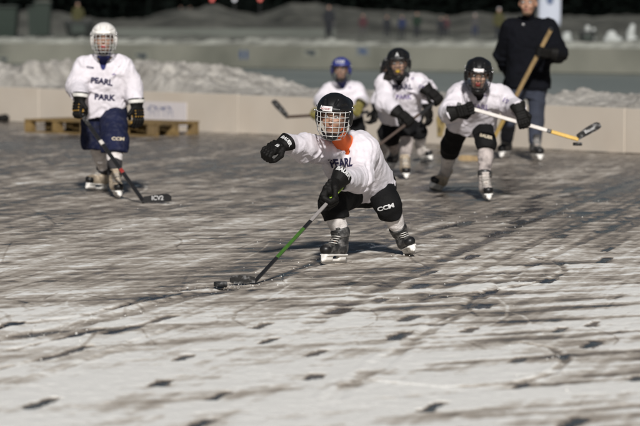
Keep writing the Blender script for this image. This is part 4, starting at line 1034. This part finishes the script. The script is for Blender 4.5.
# snow crumbs along the ruts
def crumbs():
    rn = np.random.RandomState(4); vs, fs = [], []
    ico = bmesh.new(); bmesh.ops.create_icosphere(ico, subdivisions=1, radius=1); iv = np.array([v.co[:] for v in ico.verts]); ico.verts.index_update(); ifc = np.array([[v.index for v in f.verts] for f in ico.faces]); ico.free()
    tracks = [([(-10, 338), (60, 328), (110, 316), (185, 297), (255, 284), (330, 258)], 420, .10), ([(0, 352), (90, 328), (180, 300)], 160, .08), ([(200, 290), (258, 286)], 260, .07), ([(20, 366), (110, 338)], 120, .05),
              ([(360, 380), (505, 386), (567, 360), (520, 343)], 170, .05), ([(380, 302), (500, 290), (560, 270)], 120, .05), ([(440, 240), (560, 215), (640, 195)], 260, .18), ([(400, 232), (480, 214)], 160, .12),
              ([(60, 215), (200, 225), (330, 262)], 150, .9), ([(320, 262), (350, 264)], 60, .06), ([(400, 256), (425, 252)], 50, .06), ([(40, 300), (620, 340)], 260, 1.6), ([(140, 203), (175, 205)], 70, .10)]
    n = 0
    for px, cnt, sp in tracks:
        P = [gnd(a_, b__) for a_, b__ in px]
        for _ in range(int(cnt * .28)):
            i = rn.randint(len(P) - 1); t = rn.rand(); c = P[i] + (P[i + 1] - P[i]) * t + V(rn.randn() * sp, rn.randn() * sp * 1.3, 0)
            if c[1] < 9.5: continue
            r = .0016 + .0048 * rn.rand() ** 4; sq = rn.uniform(.5, 1, 3)
            v_ = iv * (1 + .25 * rn.randn(len(iv), 1)) * r * sq + V(c[0], c[1], r * .5 + .002); vs.append(v_); fs.append(ifc + n); n += len(iv)
    return mesh_np('snow_crumbs', np.concatenate(vs), np.concatenate(fs), mat('snow_crumb', (.62, .61, .58), .9), False)
o = link(bpy.data.objects.new('snow_crumbs', crumbs())); props(o, kind='stuff', label='small white snow crumbs scattered along the ruts in the ice')

# ---- snow bank behind the near board ------------------------------------------------------------
prof = [(-120, 66), (-40, 72), (0, 73), (18, 67), (30, 71), (38, 78), (46, 66), (62, 66), (72, 82), (84, 90), (110, 90), (122, 84), (130, 70), (142, 65), (165, 66), (185, 66), (205, 71), (225, 78), (245, 88), (262, 93), (290, 92), (330, 95), (380, 97), (430, 95), (470, 96), (520, 98), (560, 97), (585, 94), (610, 97), (640, 101), (720, 98), (800, 102)]
pa = []; pz = []
for a_, b__ in prof:
    d = ray(a_, b__); C0 = V(0, 0, CAM_H); t = np.dot(p0 + bn * 1.0 - C0, bn) / np.dot(d, bn); P = C0 + d * t; pa.append(np.dot(P - p0, bdir_)); pz.append(P[2])
na, nb = 1400, 110
aa = np.linspace(-.3, np.linalg.norm(p1 - p0) + .3, na)[:, None]; bb = np.linspace(0, 3.6, nb)[None, :]
AA = aa + 0 * bb; BB = bb + 0 * aa
ridge = np.interp(AA + fbm2(AA * 3, BB * 3, 2, 5) * .05, pa, pz)
shp = np.interp(BB, [0, .12, .5, 1.0, 1.6, 2.6, 3.6], [.0, .55, .86, 1.0, .8, .35, 0])
lump = fbm2(AA * 2.2, BB * 2.2, 5, 7, .6); crag = 1 - np.abs(fbm2(AA * 4.5, BB * 4.5, 4, 9)) * 2
tall = sstep(.45, .8, ridge)
base_z = .50
HZ = np.where(BB < .05, base_z - .03, 0) + np.where(BB >= .05, base_z * np.interp(BB, [0, 2.2, 3.6], [1, 1, 0]) - .02 + np.maximum(ridge - base_z, .03) * shp, 0)
HZ = HZ + (lump * .10 + crag * .06) * shp * (.35 + tall) + fbm2(AA * 14, BB * 14, 3, 12) * .02 * np.clip(shp, 0, 1) 
rnb = np.random.RandomState(8); Lb = np.linalg.norm(p1 - p0)
for k in range(620):
    ca, cb = rnb.uniform(0, Lb), .15 + 2.0 * rnb.rand() ** 1.3; R_ = rnb.uniform(.04, .16) * (.22 + .78 * float(sstep(.6, .85, np.interp(ca, pa, pz))))
    i0, i1 = np.searchsorted(aa[:, 0], [ca - R_, ca + R_]); j0, j1 = np.searchsorted(bb[0], [cb - R_, cb + R_])
    if i1 <= i0 or j1 <= j0: continue
    A_, B_ = AA[i0:i1, j0:j1], BB[i0:i1, j0:j1]; dd = np.hypot(A_ - ca, (B_ - cb) * rnb.uniform(.8, 1.2)); zc = HZ[min((i0 + i1) // 2, na - 1), min((j0 + j1) // 2, nb - 1)] - R_ * .35
    HZ[i0:i1, j0:j1] = np.where(dd < R_, np.maximum(HZ[i0:i1, j0:j1], zc + np.sqrt(np.maximum(R_ * R_ - dd * dd, 0)) ** .8 * R_ ** .2 * .95), HZ[i0:i1, j0:j1])
HZ = HZ + (fbm2(AA * 7, BB * 7, 4, 19, .6) * .045 + (1 - np.abs(fbm2(AA * 11, BB * 11, 3, 29)) * 2) * .016) * np.clip(shp * 1.5, 0, 1)
X3 = p0[0] + bdir_[0] * AA + bn[0] * (BB + .047); Y3 = p0[1] + bdir_[1] * AA + bn[1] * (BB + .047)
idx = np.arange(na * nb).reshape(na, nb); fq = np.stack([idx[:-1, :-1], idx[1:, :-1], idx[1:, 1:], idx[:-1, 1:]], -1).reshape(-1, 4)
o = link(bpy.data.objects.new('snow_bank', mesh_np('snow_bank', np.stack([X3, Y3, HZ], -1).reshape(-1, 3), fq, M_SNOW))); props(o, kind='stuff', label='lumpy shovelled snow bank piled behind the cream board')

# ---- second rink, its board and the snow beyond ---------------------------------------------------
q = MB(); q.add([(-60, 30, -.02), (60, 30, -.02), (60, 110, -.02), (-60, 110, -.02)], [(0, 1, 2, 3)]); q.build('far_rink_ice', M_ICE2); props(bpy.data.objects['far_rink_ice'], kind='structure')
f0, f1 = gnd(0, 63.5), gnd(640, 74.0); fd = nrm(f1 - f0)
q0, q1 = f0 - fd * 18, f1 + fd * 18
_, d2, n2, L2, R2 = board('rink_board', q0, q1, .72, .06, M_BOARD2, 12, 'pale green-grey board of the second rink in the distance', 'rink board')
def on_plane(u, v, p, n):
    d = ray(u, v); C0 = V(0, 0, CAM_H); return C0 + d * (np.dot(p - C0, n) / np.dot(d, n))
for i, (u, v, w, h_, t, lb) in enumerate([(142, 55.5, .26, .10, 0, 'dark smudged ad plate on the far board left of centre'), (244, 54.5, .10, .14, 1, 'far ad plate with two dark upright marks'), (311, 52.5, .22, .09, 0, 'dark ad plate on the far board above the blue helmet stick'), (363, 51, .15, .09, 2, 'blue-grey ad plate on the far board between two helmets'), (4, 59, .2, .08, 0, 'dark ad plate on the far board at the left edge')]):
    c = on_plane(u, v, q0, n2); e = link(bpy.data.objects.new('ad_plate', None)); e.location = c - n2 * .008; props(e, lb, 'sign', 'small ad plates on the far board')
    q = MB(); q.box((0, 0, 0), (w + .12, .003, h_ + .05), R2); q.build('plate', mat('ad_plate_pale', (.20, .205, .17), .7) if t != 2 else M_SIGNDBLUE if False else mat('ad_plate_blue', (.15, .165, .165), .7), e)
    q = MB()
    if t == 1: q.box(R2 @ V(-.12, -.0045, 0), (.07, .001, h_), R2); q.box(R2 @ V(.12, -.0045, 0), (.07, .001, h_), R2)
    else:
        q.box(R2 @ V(-.03, -.0045, .02), (w, .001, h_ * .45), R2); q.box(R2 @ V(.05, -.0045, -h_ * .55), (w * .6, .001, h_ * .35), R2)
    q.build('print', M_SIGNDBLUE if t else M_SIGNDARK, e)

def field(name, x0, x1, y0, y1, nx_, ny_, zf, material, label, kind):
    x = np.linspace(x0, x1, nx_)[None, :]; y = np.linspace(y0, y1, ny_)[:, None]; X_ = x + 0 * y; Y_ = y + 0 * x; Z_ = zf(X_, Y_)
    idx = np.arange(nx_ * ny_).reshape(ny_, nx_); fq = np.stack([idx[:-1, :-1], idx[:-1, 1:], idx[1:, 1:], idx[1:, :-1]], -1).reshape(-1, 4)
    o = link(bpy.data.objects.new(name, mesh_np(name, np.stack([X_, Y_, Z_], -1).reshape(-1, 3), fq, material))); props(o, label, kind=kind); return o
def yb(X): return q0[1] + (X - q0[0]) * fd[1] / fd[0]
def plateau(X, Y):
    dd = Y - yb(X); b = np.interp(dd, [0, .08, .5, 3, 8, 30, 70], [-.05, .60, .70, .78, .84, .80, .7])
    return b + fbm2(X * .55, Y * .4, 4, 131) * .16 * sstep(.1, 3, dd) + np.maximum(fbm2(X * 1.6, Y * 1.2, 3, 132), 0) * .22 * sstep(.1, 1, dd) * (1 - sstep(4, 9, dd))
def fieldb(name, x0, x1, d1, nx_, ny_, zf, material, label, kind):
    x = np.linspace(x0, x1, nx_)[None, :]; t = np.linspace(0, 1, ny_)[:, None] ** 1.6; X_ = x + 0 * t; Y_ = yb(X_) + .07 + t * d1; Z_ = zf(X_, Y_)
    idx = np.arange(nx_ * ny_).reshape(ny_, nx_); fq = np.stack([idx[:-1, :-1], idx[:-1, 1:], idx[1:, 1:], idx[1:, :-1]], -1).reshape(-1, 4)
    o = link(bpy.data.objects.new(name, mesh_np(name, np.stack([X_, Y_, Z_], -1).reshape(-1, 3), fq, material))); props(o, label, kind=kind); return o
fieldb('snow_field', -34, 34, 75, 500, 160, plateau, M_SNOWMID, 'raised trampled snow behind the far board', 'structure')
def crest(X, Y):
    dd = Y - yb(X) - .07; t = np.clip(dd / 2.2, 0, 1)
    a_ = .10 + .12 * np.clip(fbm2(X * .5, Y * .1, 3, 201), -.5, 1) + .05 * sstep(2, 9, X)
    return .62 + np.sin(np.pi * np.clip(t * .9 + .06, 0, 1)) * (.12 + a_) + fbm2(X * 2.6, Y * 2.6, 4, 203, .6) * .14 * np.sin(np.pi * t) - .25 * sstep(.85, 1, t)
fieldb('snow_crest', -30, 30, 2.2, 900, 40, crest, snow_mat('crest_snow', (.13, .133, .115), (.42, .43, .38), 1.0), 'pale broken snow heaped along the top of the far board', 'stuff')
# third board (pale strip) left of centre
g0, g1 = at(95, 35, 118), at(335, 37, 112); g0[2] = g1[2] = .70
board('rink_board', g0, g1, .46, .06, M_BOARD3, 4, 'pale strip of a third rink board far away under the snow mounds', 'rink board')
# mounds
mp = [(-200, 22), (-60, 20), (0, 22), (30, 14), (60, 18), (100, 22), (130, 22), (160, 18), (185, 10), (215, 8), (240, 14), (258, 15), (290, 6), (320, 8), (345, 12), (390, 14), (420, 16), (450, 18), (470, 15), (500, 16), (530, 16), (560, 16), (590, 20), (615, 18), (640, 16), (720, 14), (800, 18)]
mx_ = [at(a_, b__, 150)[0] for a_, b__ in mp]; mz_ = [at(a_, b__, 150)[2] for a_, b__ in mp]
def mound(X, Y):
    t = (Y - 138) / 30.0; s_ = np.sin(np.clip(t, 0, 1) * np.pi) ** .8
    return .3 + s_ * (np.interp(X * 150 / np.maximum(Y, 1), mx_, mz_) - .3) + fbm2(X * .35, Y * .35, 5, 141, .6) * .5 * s_
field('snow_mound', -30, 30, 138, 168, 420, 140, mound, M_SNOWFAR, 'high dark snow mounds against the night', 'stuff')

# wood behind: added to cover the sky, night darkness put into its colour
def wood():
    rn = np.random.RandomState(9); vs, fs = [], []; n = 0
    for k in range(260):
        Y0 = rn.uniform(185, 300); X0 = rn.uniform(-1, 1) * Y0 * .24; H = rn.uniform(8, 15); W = H * rn.uniform(.14, .2)
        for j in range(150):
            t = rn.rand() ** .8; z = 1.0 + t * (H - 1); r = W * (1 - t) * (.7 + .5 * rn.rand()) + .15; a_ = rn.rand() * 6.283; l = .35 + .5 * (1 - t)
            c = np.array([X0 + r * math.cos(a_), Y0 + r * math.sin(a_), z - .3 * r]); d = np.array([math.cos(a_), math.sin(a_), -.45]); sd = np.array([-math.sin(a_), math.cos(a_), 0]) * l * .55
            vs.append(np.stack([c - sd, c + sd, c + d * l])); fs.append([n, n + 1, n + 2]); n += 3
        # trunk
        for q_ in range(3):
            a_ = q_ * 2.1; b__ = a_ + 2.1; R_ = .16
            vs.append(np.array([[X0 + R_ * math.cos(a_), Y0 + R_ * math.sin(a_), 0], [X0 + R_ * math.cos(b__), Y0 + R_ * math.sin(b__), 0], [X0, Y0, H]])); fs.append([n, n + 1, n + 2]); n += 3
    return mesh_np('woods', np.concatenate(vs), np.array(fs), mat('dark_conifer', (.005, .007, .006), 1, spec=0, noise=.4, nscale=.3), False)
o = link(bpy.data.objects.new('woods', wood())); props(o, kind='stuff', label='dark far-off conifer wood behind the snow mounds')
def hillz(X, Y): return sstep(300, 420, Y) * (30 + 12 * fbm2(X * .006, Y * .006, 3, 77)) + fbm2(X * .05, Y * .05, 3, 78) * 1.5 * sstep(300, 320, Y) - .5
field('hills', -400, 400, 300, 520, 200, 60, hillz, mat('dark_hill', (.005, .006, .0055), 1, spec=0, noise=.4, nscale=.05), 'dark wooded hill', 'structure')  # night darkness put into the hill colour

# ---- far people ------------------------------------------------------------------------------------
def far_person(u, vfoot, vtop, Y, coat, trous, hat, label, lean=0.0, face=0):
    foot = at(u, vfoot, Y); foot[2] = float(plateau(np.array([foot[0]]), np.array([Y]))[0]) if Y < 150 else foot[2]
    H = max(.9, CAM_H - (vtop - HOR) * Y / F_PX - foot[2]); s = H / 1.75; rn = random.Random(int(u * 7)); st = rn.uniform(.05, .12)
    L_ = lambda x, y, z: V(x * s, y * s, z * s)
    def S_(pr, nm, m, par, k=.03):
        v_ = sculpt(pr, .026); mm_ = v_.mesh(nm, m); o_ = link(bpy.data.objects.new(nm, mm_), par); return o_
    sway = lean
    body = S_([Rc(L_(-.09, 0, .88), L_(-st - .05, -.02, .45), .075 * s, .06 * s), Rc(L_(-st - .05, -.02, .45), L_(-st - .08, .02, .05), .055 * s, .04 * s), Rc(L_(.09, 0, .88), L_(st + .03, -.05, .45), .075 * s, .06 * s), Rc(L_(st + .03, -.05, .45), L_(st + .06, 0, .05), .055 * s, .04 * s),
               Rc(L_(0, 0, .9), L_(sway * .2, 0, 1.4), .13 * s, .14 * s), Rc(L_(-.18, 0, 1.4), L_(-.25, 0, 1.1), .05 * s, .04 * s), Rc(L_(-.25, 0, 1.1), L_(-.22, -.12, .85), .04 * s, .035 * s), Rc(L_(.18, 0, 1.4), L_(.26, 0, 1.12), .05 * s, .04 * s), Rc(L_(.26, 0, 1.12), L_(.22, -.15, .9), .04 * s, .035 * s),
               Rc(L_(sway * .2, 0, 1.45), L_(sway * .2, 0, 1.55), .05 * s, .05 * s), El(L_(sway * .2, -.01, 1.64), V(.078, .095, .115) * s)], 'person', M_SKIN2, None)
    body.location = foot; props(body, label, 'spectator', 'far spectators on the snow behind the second rink')
    S_([Rc(L_(0, .0, .88), L_(sway * .2, 0, 1.38), .175 * s, .175 * s), Rc(L_(-.19, 0, 1.38), L_(-.27, 0, 1.1), .075 * s, .065 * s), Rc(L_(-.27, 0, 1.1), L_(-.23, -.12, .88), .065 * s, .055 * s), Rc(L_(.19, 0, 1.38), L_(.28, 0, 1.12), .075 * s, .065 * s), Rc(L_(.28, 0, 1.12), L_(.23, -.15, .93), .065 * s, .055 * s)], 'coat', coat, body)
    S_([Rc(L_(-.09, 0, .88), L_(-st - .05, -.02, .45), .1 * s, .08 * s), Rc(L_(-st - .05, -.02, .45), L_(-st - .08, .02, .08), .08 * s, .065 * s), Rc(L_(.09, 0, .88), L_(st + .03, -.05, .45), .1 * s, .08 * s), Rc(L_(st + .03, -.05, .45), L_(st + .06, 0, .08), .08 * s, .065 * s)], 'trousers', trous, body)
    S_([El(L_(sway * .2, .015, 1.70), V(.098, .11, .08) * s)], 'hat', hat, body)
    for sg in (-1, 1): S_([Rc(L_(sg * (st + .07), .03, .045), L_(sg * (st + .09), -.13, .04), .05 * s, .045 * s)], 'boot', mat('dark_boot', (.01, .01, .01), .6), body)
DK = mat('dark_coat', (.012, .014, .018), .9); DG = mat('dark_green_coat', (.006, .018, .010), .9); BL = mat('blue_coat', (.012, .02, .055), .9); RD = mat('dull_red_coat', (.05, .018, .022), .9); GR = mat('grey_coat', (.05, .05, .05), .9); PK = mat('pale_hat', (.4, .4, .42), .9); YL = mat('dull_yellow_coat', (.05, .048, .016), .9)
FP = [(329, 36, 5, 112, DK, DK, DK, 'far person in black beside the snow above the blue helmet'), (331.5, 36, 20, 120, GR, DK, PK, 'small far child with a pale hat right of the person in black'),
      (363, 37, 16, 105, RD, GR, DK, 'far person in a dull red coat'), (387, 36, 17, 108, DK, DK, DK, 'far person in black left of the blue coat'), (402, 35, 16, 108, BL, DK, DK, 'far person in a blue coat'),
      (417, 36, 12, 104, DG, DK, DK, 'far person in a dark green coat right of the blue coat'), (441, 35, 17, 110, DK, DK, DK, 'far person in dark clothes above the boards, left of the pale mound'), (446, 35, 19, 118, RD, DK, DK, 'far person in dull red standing close to another'),
      (475, 34, 18, 112, GR, BL, PK, 'far person with a pale hat between helmet and adult'), (499, 36, 8, 92, YL, DK, PK, 'far person in dull yellow just left of the adult'), (190, 22, 9, 160, DG, DK, DK, 'far person in green on the snow mound, right of a pair'), (181, 22, 9, 160, DK, DK, DK, 'far person in black on the snow mound, left of a pair'),
      (78, 36, 2, 116, YL, DK, DK, 'far person in dull yellow behind the dark open tub')]
for a_ in FP: far_person(*a_)

# ---- bins and tub, upper left ------------------------------------------------------------------------
def zpl(x, y): return float(plateau(np.array([x]), np.array([y]))[0])
def wheelie(u, Y, w, H, label, snow=True, lean=0):
    c = at(u, 30, Y); c[2] = zpl(c[0], Y) - .02; e = link(bpy.data.objects.new('wheelie_bin', None)); e.location = c; props(e, label, 'bin')
    bm = bmesh.new(); bmesh.ops.create_cube(bm, size=1)
    for v in bm.verts:
        t = v.co.z + .5; k = .80 + .2 * t; v.co.x *= w * k; v.co.y *= w * 1.1 * k; v.co.z = .06 + t * (H - .06)
    bmesh.ops.bevel(bm, geom=list(bm.edges), offset=.03, segments=2, affect='EDGES'); me = bpy.data.meshes.new('bin_body'); bm.to_mesh(me); bm.free(); me.materials.append(M_BIN); link(bpy.data.objects.new('bin_body', me), e)
    q = MB(); q.box((0, -.02, H + .03), (w * .54, w * .62, .03), bev=.015); q.build('lid', M_BIN, e)
    q = MB(); q.tube([(-w * .45, w * .62, H - .03), (w * .45, w * .62, H - .03)], .018, 8); q.build('handle', M_BINDARK, e)
    for sg in (-1, 1): q = MB(); q.tube([(sg * w * .42, w * .45, .1), (sg * w * .52, w * .45, .1)], .1, 14); q.build('wheel', M_BINDARK, e)
    if snow:
        v = sculpt([El((0.02, -.02, H + .07), (w * .5, w * .55, .075))], .02); v.warp(lambda x, y, z: .02 * noise3(x * 9, y * 9, z * 9, 2)); o_ = link(bpy.data.objects.new('snow_cap', v.mesh('snow_cap', M_SNOWMID)), e)
wheelie(43, 104, .62, 1.25, 'tall green wheelie bin with snow on its lid, upper left')
wheelie(35, 106.5, .5, 1.15, 'darker bin close behind the green wheelie bin', False)
wheelie(5, 100, .95, 1.15, 'wide dark bin at the left edge of the photo', False)
# tub
def tub(u, Y, w, H, label):
    c = at(u, 30, Y); c[2] = zpl(c[0], Y) - .02; e = link(bpy.data.objects.new('open_tub', None)); e.location = c; props(e, label, 'tub')
    v = sculpt([Bx((0, 0, H / 2), (w, w * .6, H / 2), rd=.05)], .03); 
    v.F = v.F.astype(np.float32); vv = sculpt([Bx((0, 0, H / 2 + .05), (w - .06, w * .6 - .06, H / 2), rd=.04)], .03)
    v.sub(Bx((0, 0, H / 2 + .09), (w - .07, w * .6 - .07, H / 2), rd=.04))
    me = v.mesh('tub_shell', M_BINDARK); n = len(me.vertices); co = np.empty(n * 3, np.float32); me.vertices.foreach_get('co', co); co = co.reshape(-1, 3); k = .72 + .28 * co[:, 2] / H; co[:, 0] *= k; co[:, 1] *= k; me.vertices.foreach_set('co', co.ravel()); me.update(); link(bpy.data.objects.new('tub_shell', me), e)
    q = MB(); q.box((0, -w * .6 * .88 - .012, H * .55), (w * .45, .008, H * .25), bev=.004); q.build('front_panel', M_BIN, e)
    q = MB(); q.tube([(-w, -w * .6, H), (w, -w * .6, H), (w, w * .6, H), (-w, w * .6, H)], .03, 6, closed=True); q.build('rim', M_BINDARK, e)
tub(79, 100, .52, .62, 'dark open tub with a green front panel beside the white helmet, on the snow')
tub(587, 84, .24, .38, 'small dark green tub on the snow at the upper right')
# hanging banner behind the adult
c = at(550.5, 40, 70); c[2] = .6; e = link(bpy.data.objects.new('flag_banner', None)); e.location = c; props(e, 'pale blue-white vertical banner on a pole behind the adult', 'banner')
q = MB(); q.tube([(-.34, 0, 0), (-.34, 0, 3.4)], .025, 8); q.build('pole', M_POLE, e)
q = MB(); nn_ = 14; vs = []; 
for i in range(nn_ + 1):
    z = .75 + 2.4 * i / nn_
    for j in range(7): x = -.30 + .55 * j / 6; vs.append((x, .02 * math.sin(j * 1.3 + i * .5) - .0, z))
fs = [(i * 7 + j, i * 7 + j + 1, (i + 1) * 7 + j + 1, (i + 1) * 7 + j) for i in range(nn_) for j in range(6)]
q.add(vs, fs); o = q.build('cloth', mat('flag_cloth', (.42, .45, .52), .8), e, True); md = o.modifiers.new('thick', 'SOLIDIFY'); md.thickness = .004
q = MB(); q.prism([(.09 * math.cos(t), .13 * math.sin(t)) for t in np.linspace(0, 6.28, 13)[:-1]], 0, .004, np.column_stack([V(1, 0, 0), V(0, 0, 1), V(0, -1, 0)]), V(-.02, -.03, 1.42)); q.build('emblem', M_SIGNDBLUE, e)
# ice lumps at the right
rn = random.Random(3)
for i, (u, v, w, h_, lb) in enumerate([(631, 38, .15, .60, 'tall white ice lump at the right edge on the snow'), (611, 40, .24, .30, 'broad white snow lump left of the tall ice lump'), (566, 40, .22, .26, 'white snow lump just right of the adult'), (587, 27, .10, .16, 'small bright ice lump above the green tub'), (593, 30, .08, .2, 'small leaning ice lump right of the green tub')]):
    Y = 83 if i != 3 and i != 4 else 86
    c = at(u, v, Y); c[2] = zpl(c[0], Y) - .03
    top = CAM_H - ((22, 33, 33, 24, 26)[i] - HOR) * Y / F_PX
    H = max(.15, top - c[2]); q = sculpt([Rc((0, 0, 0), (.02, 0, H * .8), w, w * .55), El((w * .3, 0, .05), (w * 1.2, w, .12))], .03, .05); q.warp(lambda x, y, z: .04 * noise3(x * 7 + i, y * 7, z * 7, 6))
    o = link(bpy.data.objects.new('ice_lump', q.mesh('ice_lump', mat('white_ice_lump', (.38, .40, .385), .7)))); o.location = c; props(o, lb, 'ice lump', 'ice lumps on the far snow')
# small lit lamps on posts, top of the frame
for u, v, col, lb in ((212, -.6, (1, .06, .04), 'left red lamp on a thin post at the top edge'), (234.5, -.6, (.8, .8, .85), 'small white lamp between the two red lamps'), (260, -.8, (1, .10, .06), 'right red lamp on a thin post at the top edge')):
    c = at(u, v, 130); z0 = c[2]; e = link(bpy.data.objects.new('signal_lamp', None)); e.location = (c[0], 130, .5); props(e, lb, 'lamp', 'lamps beyond the far snow')
    q = MB(); q.tube([(0, 0, 0), (0, 0, z0 - .5 - .1)], .02, 6); q.build('post', M_POLE, e)
    q = sculpt([El((0, 0, z0 - .5), (.085, .07, .085))], .025); link(bpy.data.objects.new('bulb', q.mesh('bulb', mat('lamp_glow_%d' % u, (.2, .2, .2), .4, emit=col, estr=.75))), e)
    q = MB(); q.tube([(0, .03, z0 - .5 + .10), (0, .03, z0 - .5 + .15)], [.09, .06], 10); q.build('lamp_hood', M_POLE, e)

# ================================================================== LIGHT AND CAMERA
EL, AZ = math.radians(30), math.radians(-3)      # light comes from behind the camera
trav = Vector((math.sin(AZ) * math.cos(EL), math.cos(AZ) * math.cos(EL), -math.sin(EL)))
ld = bpy.data.lights.new('sun', 'SUN'); ld.energy = 3.0; ld.angle = math.radians(4.0); ld.color = (1, .965, .93)
lo = link(bpy.data.objects.new('sun', ld)); lo.rotation_euler = trav.to_track_quat('-Z', 'Y').to_euler(); lo.location = (0, -10, 20)
w = bpy.data.worlds.new('World'); sc.world = w; w.use_nodes = True; nt = w.node_tree
sky = nt.nodes.new('ShaderNodeTexSky'); sky.sky_type = 'NISHITA'; sky.sun_disc = False; sky.sun_elevation = EL; sky.sun_rotation = math.radians(180) + AZ
nt.links.new(sky.outputs[0], nt.nodes['Background'].inputs['Color']); nt.nodes['Background'].inputs['Strength'].default_value = .016
cd = bpy.data.cameras.new('camera'); cam = link(bpy.data.objects.new('camera', cd)); cam.location = (0, 0, CAM_H); cam.rotation_euler = (math.pi / 2 - PITCH, 0, 0)
cd.sensor_width = 36; cd.lens = 36 * F_PX / 640; cd.clip_end = 3000; cd.clip_start = .1
cd.dof.use_dof = True; cd.dof.focus_distance = 17.4; cd.dof.aperture_fstop = 3.2
sc.camera = cam
sc.view_settings.view_transform = 'Standard'; sc.view_settings.look = 'None'; sc.view_settings.exposure = 0.55; sc.view_settings.gamma = 1
